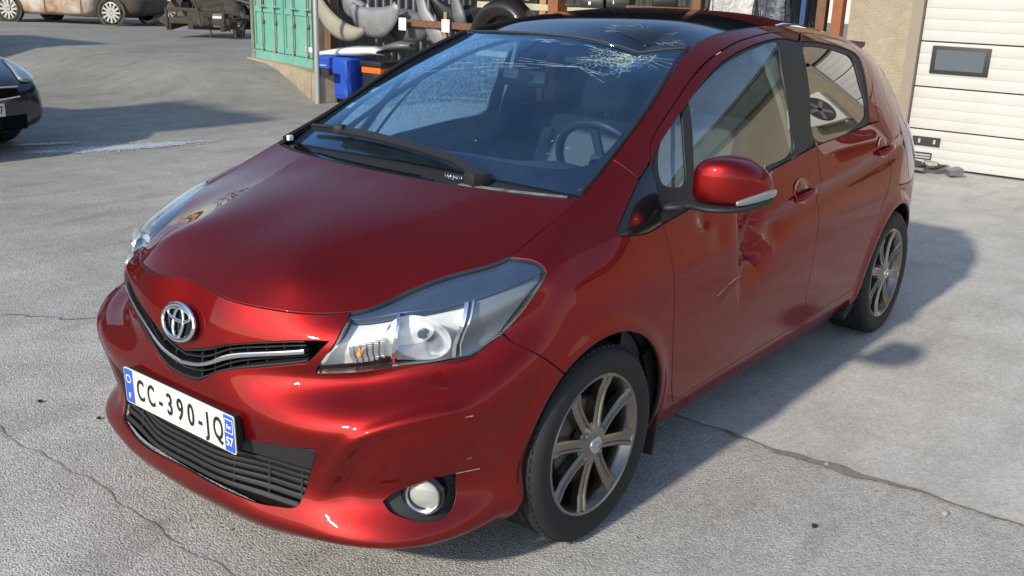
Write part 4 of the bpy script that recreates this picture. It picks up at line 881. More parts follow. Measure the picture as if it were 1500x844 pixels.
def inv_xz(x,z):
    q=np.array([1.385-x,max(.05,z-.2)])
    for _ in range(25):
        f=BODY.base([q[0]],[q[1]])[0][[0,2]]-(x,z); e=1e-4
        J=np.stack([(BODY.base([q[0]+e],[q[1]])[0][[0,2]]-(x,z)-f)/e,(BODY.base([q[0]],[q[1]+e])[0][[0,2]]-(x,z)-f)/e],1); q=q-np.linalg.lstsq(J,f,rcond=None)[0]
    return q
for k,s in enumerate((1,-1)):
    handle(FD[k],-1.345,.868,s,.012); handle(RD[k],-2.265,.938,s,.014)
# ---------------- windscreen surround, cowl, wipers ----------------------
def wsp(y,f,off=.0):
    """point on the windscreen: y sideways, f from bottom (0) to top (1)"""
    v=np.array([f*wV]); u=np.array([abs(y)/ (wb[-1][1]*(1-f)+wt[-1][1]*f)*wU]); p=WS.ev(u,v,off)[0]; return (p[0],p[1] if y>=0 else -p[1],p[2])
fo=poly(ln((0,.0),(wU,0),(wU,wV),(0,wV),h=.02),ln((0,wV),(0,wV-.05),h=.02),cr([(0,wV-.05),(wU*.6,wV-.05),(wU*.86,wV-.07),(wU-.035,wV-.14),(wU-.028,wV*.5),(wU-.035,.20),(wU-.10,.115),(wU*.6,.085),(0,.075)],.02),ln((0,.075),(0,0),h=.02))
V,F,N=surf(WS,fo,h=.03,off=-.004,gap=0,lip=0,sym=True); p2=surf(WS2,fo,h=.03,off=-.004,gap=0,lip=0,sym=True); p2=mir(*p2); n=len(V)
FR=mesh('windscreen_frit',np.vstack([V,p2[0]]),list(F)+[tuple(i+n for i in f) for f in p2[1]],'black_gloss',CAR,np.vstack([N,p2[2]]))
for s in (1,-1):
    sl_=MB()
    pts=[Vector(BODY.ev([u],[VT])[0]*np.array([1,s,1])) for u in np.linspace(1.47,2.33,24)]
    sl_.tube([p+Vector((.004,-.004*s,.003)) for p in pts],.007,6)
    sl_.build('windscreen_seal','rubber',CAR)
hs=MB(); pts=[ROOF.ev([y],[0])[0] for y in ()]
hp_=[(q[0],q[1]) for q in hdr]; hl=cr([(a,b) for a,b in hp_]+[(-.948,.512)],.03)
hs.tube([Vector((a-.0,-b,float(ROOF.z(np.array([a]),np.array([-b]))[0])+.003)) for a,b in hl[::-1]]+[Vector((a,b,float(ROOF.z(np.array([a]),np.array([b]))[0])+.003)) for a,b in hl[1:]],.0042,6); hs.build('header_seal','seal_brown',CAR)
# cowl panel between bonnet and glass
cz=MB(); A=[];B=[]
yy=np.linspace(-.66,.66,40)
for y in yy:
    xr=np.interp(abs(y),[q[1] for q in rear_edge],[q[0] for q in rear_edge]); xg=np.interp(abs(y),[q[1] for q in wb],[q[0] for q in wb]); zg=np.interp(abs(y),[q[1] for q in wb],[q[2] for q in wb])
    A.append(cz.bm.verts.new((xr+.03,y,.965))); B.append((cz.bm.verts.new((xr-.02,y,.975)),cz.bm.verts.new(((xr+xg)/2-.01,y,.984)),cz.bm.verts.new((xg+.016,y,zg-.012)),cz.bm.verts.new((xg-.01,y,zg-.004))))
for i in range(39):
    r0=[A[i]]+list(B[i]); r1=[A[i+1]]+list(B[i+1])
    for j in range(4): cz.bm.faces.new((r0[j],r0[j+1],r1[j+1],r1[j]))
CW=cz.build('cowl_panel','black_plastic',CAR)
cw2=MB()
for y0,y1,dx,w_ in ((-.62,.18,.035,.010),(-.60,.10,.065,.006)):
    cw2.strip([(np.interp(abs(y),[q[1] for q in rear_edge],[q[0] for q in rear_edge])-dx,y,.990) for y in np.linspace(y0,y1,20)],w_,.006)
cw2.build('cowl_rib','black_gloss',CW)
MB().strip([(np.interp(abs(y),[q[1] for q in rear_edge],[q[0] for q in rear_edge])-.012,y,.990) for y in np.linspace(-.64,.64,40)],.006,.008).build('bonnet_seal','rubber',CW)
for y0,y1 in ((.28,.62),):
    MB().strip([(np.interp(abs(y),[q[1] for q in rear_edge],[q[0] for q in rear_edge])-.045,y,.990) for y in np.linspace(y0,y1,12)],.012,.006).build('cowl_dust_edge','dusty_grey',CW)
for s in (1,-1): MB().box((-.115,.655*s,1.012),(.022,.016,.020),None,.004).build('cowl_clip','white_plastic' if s<0 else 'black_plastic',CW)
# single big wiper: pivot near the middle, parked to the right-hand side of the car
WP=[wsp(.30,-.02,.02),wsp(.20,.02,.035),wsp(0.,.045,.04),wsp(-.20,.065,.038),wsp(-.40,.075,.034)]
arm=MB().strip([Vector(p) for p in WP],.016,.012,(.45,0,.89)); W=arm.build('wiper','black_plastic',CAR)
MB().strip([Vector(wsp(y,f,.018)) for y,f in ((.14,.030),(0,.052),(-.2,.075),(-.4,.085),(-.56,.080))],.006,.012,(.45,0,.89)).build('wiper_blade','rubber',W)
MB().strip([Vector(wsp(y,f,.028)) for y,f in ((-.0,.060),(-.2,.088),(-.4,.098),(-.57,.090))],.007,.006,(.45,0,.89)).build('wiper_spoiler','black_plastic',W)
MB().box(Vector(wsp(-.37,.08,.035)),(.05,.03,.03),Matrix.Rotation(R(30),3,'Z'),.006).build('wiper_clip','black_plastic',W)
MB().box(Vector(wsp(.31,-.035,.022)),(.075,.06,.045),Matrix.Rotation(R(-15),3,'Z'),.012).build('wiper_cap','black_plastic',W)
sp_=MB(); c0=Vector(wsp(.26,-.045,.02))
sp_.tube([c0+Vector((.02*math.cos(t_*2.2)*.3,-.004*t_,.008*math.sin(t_*2.2))) for t_ in np.linspace(0,18,80)],.0022,5); sp_.build('wiper_spring','satin_chrome',W)
# stickers inside the screen
for y,f in ((-.575,.30),(-.555,.43)):
    p=[Vector(wsp(y+a,f+b,-.006)) for a,b in ((-.028,-.02),(.028,-.02),(.028,.02),(-.028,.02))]; mesh('windscreen_sticker',p,[(0,1,2,3)],'sticker',CAR,smooth=False)
# ---------------- broken glass -------------------------------------------
def crack_line(mb,y0,f0,ang,length,w_,off=.0012,jag=.12):
    pts=[];a=ang;y,f=y0,f0;n=max(3,int(length/.018))
    for k in range(n+1):
        if 0.01<f<.995 and abs(y)<.60-.06*f: pts.append(Vector(wsp(y,f,off)))
        y+=math.cos(a)*length/n; f+=math.sin(a)*length/n/.86; a=ang+rnd.uniform(-jag,jag)
    if length>.25:                            # long runs glint in pieces
        i=0
        while i<len(pts)-3:
            j=i+rnd.randint(2,7); 
            if len(pts[i:j])>1: mb.strip(pts[i:j],w_*rnd.uniform(.6,1.3),.0004,(.45,0,.89))
            i=j+rnd.randint(0,4)
    elif len(pts)>2: mb.strip(pts,w_,.0004,(.45,0,.89))
ck=MB(); cy,cf=.36,.90
for k in range(18):
    a=R(180+rnd.uniform(-8,188)); crack_line(ck,cy+rnd.uniform(-.04,.04),cf+rnd.uniform(-.04,.03),a,rnd.uniform(.05,.20),rnd.uniform(.0002,.0006),jag=.35)
for k in range(90):
    r_=rnd.uniform(.02,.14); t_=R(rnd.uniform(175,365)); crack_line(ck,cy-.03+r_*math.cos(t_)*.8,cf+.03+r_*1.5*math.sin(t_)/.86,t_+R(rnd.choice((70,90,110,20))),rnd.uniform(.012,.045),rnd.uniform(.0002,.0006),jag=.6)
for a,L_,w_ in ((183,.62,.0006),(188,.75,.0010),(190,.55,.0005),(193,.80,.0009),(178,.36,.0005),(196,.45,.0006),(200,.5,.0004),(345,.14,.0006),(352,.15,.0008),(330,.2,.0006)):
    crack_line(ck,cy-.10,cf-.17,R(a),L_*.75,w_*.5,jag=.05)
for k in range(16): crack_line(ck,rnd.uniform(-.2,.45),.97-rnd.uniform(.01,.05),R(rnd.uniform(165,200)),rnd.uniform(.02,.06),.0004,jag=.3)
for k in range(5): crack_line(ck,rnd.uniform(.05,.50),rnd.uniform(.12,.30),R(rnd.uniform(0,180)),rnd.uniform(.004,.008),.0012,jag=.8)
ck.build('windscreen_crack','crack_white',CAR,smooth=False)['kind']='stuff'
# powdered glass around the blow
pw=MB()
for k in range(520):
    r_=abs(rnd.gauss(0,.05)); t_=R(rnd.uniform(180,360)); p=Vector(wsp(cy-.03+r_*math.cos(t_)*.9,min(.985,cf+.06+r_*1.9*math.sin(t_)/.9),.001)); q=rnd.uniform(.001,.0045)
    pw.box(p,(q,q*rnd.uniform(.4,1.6),.001),Matrix.Rotation(R(-27),3,'Y')@Matrix.Rotation(rnd.uniform(0,3),3,'Z'))
pw.build('glass_crumb','crumb',CAR,smooth=False)['kind']='stuff'
# hole broken into the glass roof
rh=MB()
for k in range(22):
    t_=rnd.uniform(0,2*math.pi); r_=rnd.uniform(.75,1.1); y,x=.29+.14*r_*math.cos(t_),-.985+.055*r_*math.sin(t_)
    L_=rnd.uniform(.02,.07); a=t_+rnd.uniform(-.9,.9)
    pts=[Vector((x+j*L_/4*math.sin(a)*.5,y+j*L_/4*math.cos(a),float(ROOF.z(np.array([x+j*L_/4*math.sin(a)*.5]),np.array([y+j*L_/4*math.cos(a)]))[0])+.002)) for j in range(5)]
    rh.strip(pts,rnd.uniform(.0003,.0008),.0004)
rh.build('roof_crack','crack_white',CAR,smooth=False)['kind']='stuff'
ring=[];n=40
for k in range(n):
    t_=2*math.pi*k/n; r_=1+.06*math.sin(5*t_+1)+.03*math.sin(11*t_); ring.append((.29+.16*r_*math.cos(t_),-(-.985+.050*r_*math.sin(t_))))
V,F,N=surf(ROOF,poly(np.array(ring)),h=.02,off=.0012,gap=0,lip=0); mesh('roof_hole',V,F,'black_gloss',CAR,N)
# ---------------- cabin ---------------------------------------------------
u_a,u_b=1.46,4.28
inner=poly(ln((1.60,.02),(u_b,.02),(u_b,VT-.005),h=.03),ln((u_b,VT-.005),(1.52,VT-.005),h=.03),ln((1.52,VT-.005),(1.60,.02),h=.03))
both('cabin_trim',BODY,inner,'interior_dark',CAR,holes=[poly(glF),poly(glQ),poly(glR)],h=.05,off=-.075,gap=.01,lip=0)
# grey inner B-pillar covers
for s in (1,-1):
    pts=[Vector(BODY.ev([u],[v],-.05)[0]*np.array([1,s,1])) for u,v in ((2.88,.66),(2.87,.74),(2.85,.82),(2.82,.90),(2.79,.96))]
    MB().strip(pts,.045,.02,(0,s,.35)).build('pillar_cover','trim_grey',CAR)
    MB().strip([p+Vector((.03,-.03*s,0)) for p in pts],.022,.003,(0,s,.35)).build('seat_belt','interior_dark',CAR)
# dashboard: padded top rising to an instrument hood on the driver's side
dv=[];df=[];ys=np.linspace(-.70,.70,29)
prof=[(-.10,.955),(-.20,.985),(-.36,1.000),(-.50,.985),(-.56,.945),(-.58,.86),(-.54,.70),(-.50,.45)]
for y in ys:
    e=1-.35*(abs(y)/.7)**4
    for x,z in prof:
        bump_=(.045*math.exp(-((y-.36)/.16)**2)*math.exp(-((x+.40)/.13)**2)+.02*math.exp(-((y)/.15)**2)*math.exp(-((x+.30)/.12)**2)); dv.append((x,y,(z+bump_) if z>.8 else z))
m_=len(prof)
for i in range(len(ys)-1):
    for j in range(m_-1): df.append((i*m_+j,(i+1)*m_+j,(i+1)*m_+j+1,i*m_+j+1))
DS=sub(mesh('dashboard',dv,df,'interior_dark',CAR),1)
SWM=Matrix.Translation((-.70,.345,.965))@Matrix.Rotation(R(-64),4,'Y')
sw=MB(); sw.tube([SWM@Vector((.185*math.cos(2*math.pi*k/40),.185*math.sin(2*math.pi*k/40),0)) for k in range(41)],.0155,10,False)
SW=sw.build('steering_wheel','wheel_leather',CAR)
hub=MB(); hub.lathe([(0,.03),(.05,.026),(.062,.01),(.05,-.02)],24,M=SWM@Matrix.Rotation(R(90),4,'X')); hub.build('wheel_hub','interior_dark',SW)
for a in (0,90,180): MB().strip([SWM@Vector((r_*math.cos(R(a)),r_*math.sin(R(a)),0)) for r_ in (.05,.12,.18)],.016,.012,SWM.to_3x3()@Vector((0,0,1))).build('wheel_spoke','interior_dark',SW)
def seat(x,y,lean,nm='front_seat',w_=.50,hr=True,z0=.52):
    def soft(nm_,c_,d_,rot,par,mt='seat_cloth',b=.05):
        return sub(MB().box(c_,d_,rot,b).build(nm_,mt,par),1)
    Ry=Matrix.Rotation(R(-lean),3,'Y'); up_=Ry@Vector((0,0,1))
    base_=soft(nm,(x+.26,y,z0-.02),(.52,w_,.16),Matrix.Rotation(R(-6),3,'Y'),CAR)
    b=Vector((x,y,z0)); soft('seat_back',b+up_*.31,(.14,w_,.62),Ry,base_)
    for s in (-1,1): soft('seat_bolster',b+up_*.30+Vector((.05,s*(w_/2-.035),0)),(.12,.07,.50),Ry,base_,b=.03)
    if hr:
        soft('headrest',b+up_*.75,(.10,.27,.19),Ry,base_,b=.045)
        for s in (-1,1): MB().tube([b+up_*.58+Vector((0,s*.07,0)),b+up_*.68+Vector((0,s*.07,0))],.006,8).build('headrest_post','chrome',base_)
seat(-1.22,.36,20); seat(-1.42,-.33,26,z0=.43)
seat(-2.12,0,18,'rear_bench',1.24,False)
for y in (-.38,.38): sub(MB().box((-2.36,y,1.12),(.09,.26,.16),Matrix.Rotation(R(-18),3,'Y'),.04).build('rear_headrest','seat_cloth',CAR),1)
rm=MB().box(Vector((-.66,0,1.255)),(.03,.22,.062),Matrix.Rotation(R(-8),3,'Y'),.012); rm.build('rear_view_mirror','black_gloss',CAR)
MB().box((-.62,0,1.265),(.07,.07,.04),Matrix.Rotation(R(-20),3,'Y'),.012).build('mirror_housing','interior_dark',CAR)
for y in (-.28,.27):
    MB().box((-1.02,y,1.385),(.16,.34,.018),Matrix.Rotation(R(6),3,'Y'),.006).build('sun_visor','visor_grey',CAR)
MB().box((-1.8,0,.98),(.02,.02,.02)).build('gear_selector','interior_dark',CAR)
# bulkhead under the dashboard and headliner behind the glass roof
MB().box((-.30,0,.62),(.30,1.40,.70)).build('bulkhead','dark_void',CAR,smooth=False)
# tail lamps and rear spoiler
both('tail_lamp',BODY,poly(ln((4.16,.66),(4.30,.63),(4.40,.62),(4.40,.48),(4.30,.49),(4.21,.55),(4.16,.66))),'lamp_film',CAR,h=.03,off=.006,gap=0,lip=.02)
sp2=MB().strip([(-2.74,y,1.352-.03*abs(y)**2*2) for y in np.linspace(-.48,.48,16)],.06,.02,(.25,0,1)); sp2.build('roof_spoiler','red_paint',CAR)
MB().box((-2.79,.40,1.325),(.06,.10,.02),None,.006).build('spoiler_end','black_plastic',CAR)

# scratches through the paint
SCR=[[(2.045,.403),(2.09,.413),(2.13,.425),(2.18,.435),(2.231,.442)],[(.867,.224),(.90,.222),(.938,.217)],[(.871,.453),(.885,.450),(.893,.447)],[(.893,.275),(.905,.273)]]
def scratch(uv,w_,nm,par):
    P=cr(uv,.01); p=BODY.ev(P[:,0],P[:,1],.0006); n=BODY.nrm(P[:,0],P[:,1]); mb=MB()
    for a in range(0,len(p)-1):
        if rnd.random()<.85: mb.strip([Vector(p[a]),Vector(p[a+1])],w_*rnd.uniform(.4,1.3),.0003,Vector(n[a]))
    mb.build(nm,'scratch_grey',par,smooth=False)['kind']='stuff'
DENT=1.; scratch(SCR[0],.0012,'paint_scratch',FD[0]); DENT=0.
for q in SCR[1:]: scratch(q,.0009,'paint_scratch',BUMP)

sc=poly(cr([(4.01,.69),(4.10,.66),(4.155,.60),(4.165,.52),(4.12,.465),(4.05,.49),(4.02,.56),(3.99,.63),(4.01,.69)],.02))
V,F,N=surf(BODY,sc,h=.02,off=.0015,gap=0,lip=0); mesh('scuffed_paint',V,F,'scuff_film',CAR,N)
# ======================= setting ==========================================
def hgt(x,y):
    a=sstep(-y,7.9,10.2)*sstep(-x,4.6,6.3); far=sstep(-y,12.5,19); return .34*a*(1-.06*far)
gx=np.concatenate([[-900,-300,-120,-70,-45],np.arange(-34,-14,2.),np.arange(-14,-2,.5),np.arange(-2,4,1.),[4,8,16,40,120,300,900]]); gy=np.concatenate([[-900,-300,-120,-70,-45],np.arange(-36,-14,2.),np.arange(-14,-5,.5),np.arange(-5,8,1.),[8,14,30,80,300,900]])
V=[(x,y,float(hgt(np.array(x),np.array(y)))) for x in gx for y in gy]; n=len(gy)
F=[(i*n+j,(i+1)*n+j,(i+1)*n+j+1,i*n+j+1) for i in range(len(gx)-1) for j in range(n-1)]
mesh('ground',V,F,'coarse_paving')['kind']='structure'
# smoother slab behind the joint
def jag(y,a=.012): return a*math.sin(y*7.1)+a*.6*math.sin(y*19.3+1)+a*.35*math.sin(y*43+2)
ys=np.arange(-2.6,9.01,.04); e=[(-.935+jag(y)-.02*max(0,y-1),y) for y in ys]
V=[(x,y,.005) for x,y in e]+[(-7.66,y,.005) for x,y in e]; k=len(e)
o=mesh('concrete_slab',V,[(i,i+1,k+i+1,k+i) for i in range(k-1)],'concrete',smooth=False); o['kind']='structure'
# dirt-filled joint: wide where the filler has broken out, thin elsewhere
def joint(name,fx,y0,y1,wf,m_,z=.009):
    ys=np.arange(y0,y1,.025); A=[];B=[]
    for y in ys:
        w_=wf(y); A.append((fx(y)-w_,y,z)); B.append((fx(y)+w_*.8,y,z))
    k=len(ys); o=mesh(name,A+B,[(i,k+i,k+i+1,i+1) for i in range(k-1)],m_,smooth=False); o['kind']='structure'; return o
joint('paving_joint',lambda y:-.925+jag(y)-.02*max(0,y-1),.80,4.5,lambda y:.004+.022*math.exp(-((y-1.22)/.20)**2)*(1+.4*math.sin(y*31))+.003*math.sin(y*17)**2,'joint_dirt')
joint('paving_crack',lambda y:.825+jag(y+3,.012),-6,-.02,lambda y:.0015+.0025*abs(math.sin(y*9)*math.sin(y*23)),'crack_dark',.004)
joint('paving_crack',lambda y:.84+jag(y+3,.012),-.02,1.2,lambda y:.0015+.002*abs(math.sin(y*9)*math.sin(y*23)),'crack_dark',.004)
joint('paving_crack',lambda y:-.06-.9*(y+2.0)+jag(y*2,.03) if y<-2 else -.06,-3.0,-2.0,lambda y:.004+.004*abs(math.sin(y*13)),'crack_dark',.004)
# spilled white frost / powder in the shade
def patch(name,c_,rx,ry,ang,m_,z,seed,lobes=9):
    r=random.Random(seed); ph=[(r.uniform(0,6.28),r.uniform(.03,.16)) for _ in range(lobes)]; n=90; V=[(c_[0],c_[1],z)]
    for k in range(n):
        t=2*math.pi*k/n; q=1+sum(a*math.sin((i+2)*t+p) for i,(p,a) in enumerate(ph)); x,y=rx*q*math.cos(t),ry*q*math.sin(t); V.append((c_[0]+x*math.cos(ang)-y*math.sin(ang),c_[1]+x*math.sin(ang)+y*math.cos(ang),z))
    o=mesh(name,V,[(0,k+1,(k+1)%n+1) for k in range(n)],m_,smooth=False); o['kind']='structure'; return o
fr=random.Random(9); FV=[];FF=[]
for cx,cy,rx,ry,an,nn in ((-2.66,-6.30,.30,.075,R(167),2600),(-2.2,-6.95,.16,.03,R(155),500),(-2.02,-6.52,.10,.025,R(160),260),(-3.1,-6.2,.2,.05,R(167),400)):
    for k in range(nn):
        a_,b_=fr.gauss(0,rx),fr.gauss(0,ry); x=cx+a_*math.cos(an)-b_*math.sin(an); y=cy+a_*math.sin(an)+b_*math.cos(an); s=fr.uniform(.006,.02); t=fr.uniform(0,3); n=len(FV)
        FV+=[(x+s*math.cos(t+q),y+s*fr.uniform(.4,1)*math.sin(t+q),.006+.002*fr.random()) for q in (0,1.57,3.14,4.71)]; FF.append((n,n+1,n+2,n+3))
tag(mesh('frost',FV,FF,'ice_white',smooth=False),'white frost left on the shaded asphalt beside the dark car','frost',kind='stuff')
# loose grit on the paving
gr=random.Random(4); GV=[];GF=[]
oct_=[(1,0,0),(0,1,0),(-1,0,0),(0,-1,0),(.1,.1,.62),(0,0,-.5)]
for k in range(2200):
    d_=gr.random()**.6; x=CAMPOS.x-.6-d_*6*gr.uniform(.5,1); y=CAMPOS.y-1-d_*7*gr.random()+gr.uniform(-1,1.4)
    if k%3==0: x,y=gr.uniform(-2,1.4),gr.uniform(.9,2.2)
    if k%3==1: x,y=gr.uniform(-.2,1.5),gr.uniform(-2.6,.9)
    s=gr.choice((.0016,.0022,.003,.004,.006 if gr.random()<.15 else .002)); a=gr.uniform(0,6); f=gr.uniform(.6,1.2); n=len(GV); ca,sa=math.cos(a),math.sin(a)
    GV+=[(x+s*(p[0]*ca-p[1]*f*sa),y+s*(p[0]*sa+p[1]*f*ca),.005+s*(p[2]+.3)) for p in oct_]
    GF+=[(n+i,n+(i+1)%4,n+4) for i in range(4)]+[(n+(i+1)%4,n+i,n+5) for i in range(4)]
tag(mesh('grit',GV,GF,'stone_grey',smooth=False),'fine loose grit scattered over the grey paving','grit',kind='stuff')
for k,(x,y,s,m_) in enumerate(((-.50,1.33,.0085,'stone_black'),(-.93,1.20,.010,'stone_grey'),(-.86,1.62,.011,'stone_grey'),(.62,-1.28,.008,'stone_black'),(.55,-.98,.007,'stone_black'))):
    b=MB(); bmesh.ops.create_icosphere(b.bm,subdivisions=2,radius=s); r_=random.Random(k)
    for v in b.bm.verts: v.co=Vector((v.co.x*1.3,v.co.y,v.co.z*.7))*r_.uniform(.75,1.15)
    tag(b.build('stone',m_,loc=(x,y,s*.4+.004)),('small black stone on the paving ahead of the slab joint','pale pebble lying in the slab joint','pale pebble on the smooth slab near the joint','black chip on the paving left of the lower grille','black chip beside the crack left of the bumper')[k],'stone')
# ---------------- workshop building ----------------------------------------
WX=-7.67
GB=empty('workshop_building',(WX,2,0),0,'beige rendered workshop with a white sectional garage door','building')
def bx(nm,lo,hi,m_,par,bev=0,rel=True):
    a,b=Vector(lo),Vector(hi); off=(GB.location if par.parent is not None else par.location) if (par is not None and rel) else Vector((0,0,0))
    return MB().box((a+b)/2-off,b-a,None,bev).build(nm,m_,par,smooth=bev>0)
DL,DR=-.72,2.05
bx('wall',(WX-.3,-1.42,0),(WX,DL-.06,3.6),'beige_render',GB); bx('wall',(WX-.3,DR+.06,0),(WX,12,3.6),'beige_render',GB); bx('wall',(WX-.3,DL-.06,2.75),(WX,DR+.06,3.6),'beige_render',GB)
bx('side_wall',(WX-7,11.7,0),(WX-.3,12,3.6),'beige_render',GB); bx('side_wall',(WX-7,-1.42,0),(WX-.3,-1.12,3.6),'beige_render',GB)
for y0,y1 in ((DL-.10,DL),(DR,DR+.10)): bx('door_jamb',(WX-.05,y0,0),(WX+.02,y1,2.80),'frame_brown',GB)
bx('door_jamb',(WX-.05,DL-.10,2.75),(WX+.02,DR+.10,2.83),'frame_brown',GB)
GD=bx('garage_door',(WX-.12,DL,.0),(WX-.075,DR,2.75),'dark_frame',GB)
zs=[.015,.37,.77,1.19,1.60,2.0,2.4,2.745]
for a,b in zip(zs,zs[1:]):
    pn=MB(); n_=4; h_=(b-a-.012)/n_
    for q in range(n_): pn.box(Vector((WX-.062,(DL+DR)/2,a+h_*(q+.5)+.006))-GB.location,(.02,DR-DL-.01,h_-.0012),None,.0015)
    pn.build('door_panel','door_white',GD)
for y0 in (-.60,.62,1.30):
    f=bx('door_window',(WX-.056,y0,.90),(WX-.034,y0+.52,1.155),'dark_frame',GD,.006); f2=bx('window_pane',(WX-.050,y0+.045,.935),(WX-.032,y0+.475,1.12),'pane_dark',GD)
bx('door_lock_plate',(WX-.056,-.66,.215),(WX-.038,-.40,.30),'dark_frame',GD); bx('door_vent',(WX-.056,-.63,.085),(WX-.040,-.46,.15),'dark_frame',GD)
for q in range(2): bx('vent_grille',(WX-.046,-.62,.095+.025*q),(WX-.036,-.47,.110+.025*q),'pole_galv',GD)
for y in (-.60,-.46): bx('lock_bolt',(WX-.045,y,.24),(WX-.03,y+.02,.28),'pole_galv',GD)
bx('gutter_board',(WX-.3,-1.6,3.25),(WX+.30,12,3.85),'roof_dark',GB); bx('roof',(WX-7,-1.6,3.86),(WX+.35,12,3.95),'roof_dark',GB)
AC=empty('air_conditioner',(WX+.16,2.78,1.75),0,'white outdoor air conditioning unit fixed to the beige wall','air conditioner')
MB().box((0,0,.28),(.30,.78,.55),None,.02).build('casing','ac_white',AC)
MB().lathe([(.235,.0),(.235,.012),(.21,.014)],36,M=Matrix.Translation((.152,-.10,.28))@Matrix.Rotation(R(-90),4,'Z')).build('fan_ring','fan_dark',AC)
MB().lathe([(.21,0),(.0,.004)],36,M=Matrix.Translation((.153,-.10,.28))@Matrix.Rotation(R(-90),4,'Z')).build('fan_opening','fan_dark',AC)
for q in range(5): MB().strip([(.158,-.10+.2*math.cos(R(72*q)),.28+.2*math.sin(R(72*q))),(.158,-.10,.28)],.03,.004,(1,0,0)).build('fan_blade','panel_grey',AC)
for y in (-.3,.3): MB().box((-.05,y,-.02),(.25,.04,.04)).build('bracket','pole_galv',AC,smooth=False)
for k,(x,y,s) in enumerate(((WX+.16,-.55,.09),(WX+.20,-.30,.07))):
    b=MB()
    for q in range(9): b.box((rnd.uniform(-.14,.14),rnd.uniform(-.22,.22),rnd.uniform(.02,.07)),(rnd.uniform(.05,.2),rnd.uniform(.04,.16),rnd.uniform(.01,.05)),Matrix.Rotation(rnd.uniform(0,3),3,'Z')@Matrix.Rotation(rnd.uniform(-.4,.4),3,'X'))
    tag(b.build('scrap_heap',('burnt_black','panel_grey')[k],smooth=False,loc=(x,y,.005)),('dark scrap heap against the foot of the garage door','grey scrap bits beside the dark heap at the garage door')[k],'scrap',kind='stuff')
# ---------------- open parts shed between building and container ------------
SH=empty('parts_shed',(-7.2,-5,0),0,'open shed with rust-red posts and racks of body parts','shed')
def sx(y): return -7.05+(y+8.3)*(-.55/6.9)
for y,m_,w_,nm in ((-8.32,'rust_brown',.06,'post'),(-4.74,'rust_orange',.07,'post'),(-2.98,'rust_brown',.05,'post'),(-1.50,'rust_orange',.05,'post'),(-1.66,'rust_brown',.045,'post')):
    bx(nm,(sx(y)-w_,y-w_,0),(sx(y)+w_,y+w_,3.4),m_,SH)
bx('roof',(-13.2,-8.6,3.42),(-6.4,-1.45,3.55),'corrugated_dark',SH)
def corrug(nm,p0,p1,z0,z1,m_,par,pitch=.12,amp=.02):
    p0,p1=Vector(p0),Vector(p1); d=(p1-p0); L_=d.length; d.normalize(); nn=Vector((-d.y,d.x)); n_=max(4,int(L_/pitch*4)); V=[]
    for k in range(n_+1):
        q=p0+d*(L_*k/n_); o_=amp*(1 if (k%4) in (1,2) else -1); q=q+nn*o_; V+=[(q.x-par.location.x,q.y-par.location.y,z0),(q.x-par.location.x,q.y-par.location.y,z1)]
    return mesh(nm,V,[(2*k,2*k+2,2*k+3,2*k+1) for k in range(n_)],m_,par,smooth=False)
corrug('end_wall',(-7.1,-8.38),(-9.6,-7.66),0,3.4,'corrugated_grey',SH); corrug('end_wall_return',(-6.98,-8.62),(-7.04,-8.36),-.05,3.4,'corrugated_grey',SH,.06,.012)
corrug('back_wall',(-9.55,-7.7),(-9.65,-2.75),0,3.4,'corrugated_dark',SH,.16)
bx('rear_rail',(sx(-7)-.9,-8.3,1.0),(sx(-7)-.86,-3,1.06),'rust_brown',SH)
bx('front_rail',(sx(-6.6)-.12,-7.55,1.02),(sx(-6.6)-.04,-5.35,1.10),'rust_brown',SH)
bx('timber_post',(sx(-4.9)-.1,-4.99,.0),(sx(-4.9)-.02,-4.90,2.2),'wood_post',SH)
bx('timber_batten',(sx(-5.6)-.02,-6.42,.65),(sx(-5.6)+.02,-6.37,1.22),'rack_blue' if False else 'wood_post',SH)
bx('timber_batten',(sx(-5.6)-.02,-5.18,.65),(sx(-5.6)+.02,-5.13,1.22),'wood_post',SH)
for (y0,y1,z,m_) in ((-5.95,-4.82,1.33,'shelf_cream'),(-4.66,-3.95,1.31,'shelf_cream'),(-3.9,-2.9,1.36,'rust_brown')):
    bx('shelf_board',(sx(y0)-.75,y0,z-.035),(sx(y0)-.1,y1,z+.035),m_,SH)
    bx('shelf_board',(sx(y0)-.75,y0,.72),(sx(y0)-.1,y1,.78),m_,SH)
# hanging wings and bumpers
def curved(nm,pts,w_,m_,label,loc=(0,0,0),thick=.012,depth=.05,cat='car part',grp='body parts hanging in the shed'):
    """bent sheet-metal strip: pts (y,z,width) swept with a crowned section"""
    V=[];F=[];n=len(pts); P=[Vector((0,a,b)) for a,b,_ in pts]
    for i in range(n):
        t=(P[min(i+1,n-1)]-P[max(i-1,0)]).normalized(); nn=Vector((0,-t.z,t.y)); w2=pts[i][2]
        for j in range(6):
            f=j/5*2-1; V.append(P[i]+nn*w2*f+Vector((depth*(1-f*f),0,0)))
    for i in range(n-1):
        for j in range(5): F.append((i*6+j,i*6+j+1,(i+1)*6+j+1,(i+1)*6+j))
    o=mesh(nm,V,F,m_); o.location=loc; md=o.modifiers.new('t','SOLIDIFY'); md.thickness=thick
    return tag(o,label,cat,grp)
def arcp(cy,cz,r,a0,a1,w0,w1,n=16,ry=1): return [(cy+r*ry*math.cos(R(a0+(a1-a0)*k/n)),cz+r*math.sin(R(a0+(a1-a0)*k/n)),w0+(w1-w0)*math.sin(math.pi*k/n)) for k in range(n+1)]
X0=-7.0
curved('hanging_bumper',arcp(-7.72,1.62,.72,190,292,.03,.13),1,'primer_tan','tan primed bumper hanging at the front of the shed',(X0+.12,0,0),depth=.05)
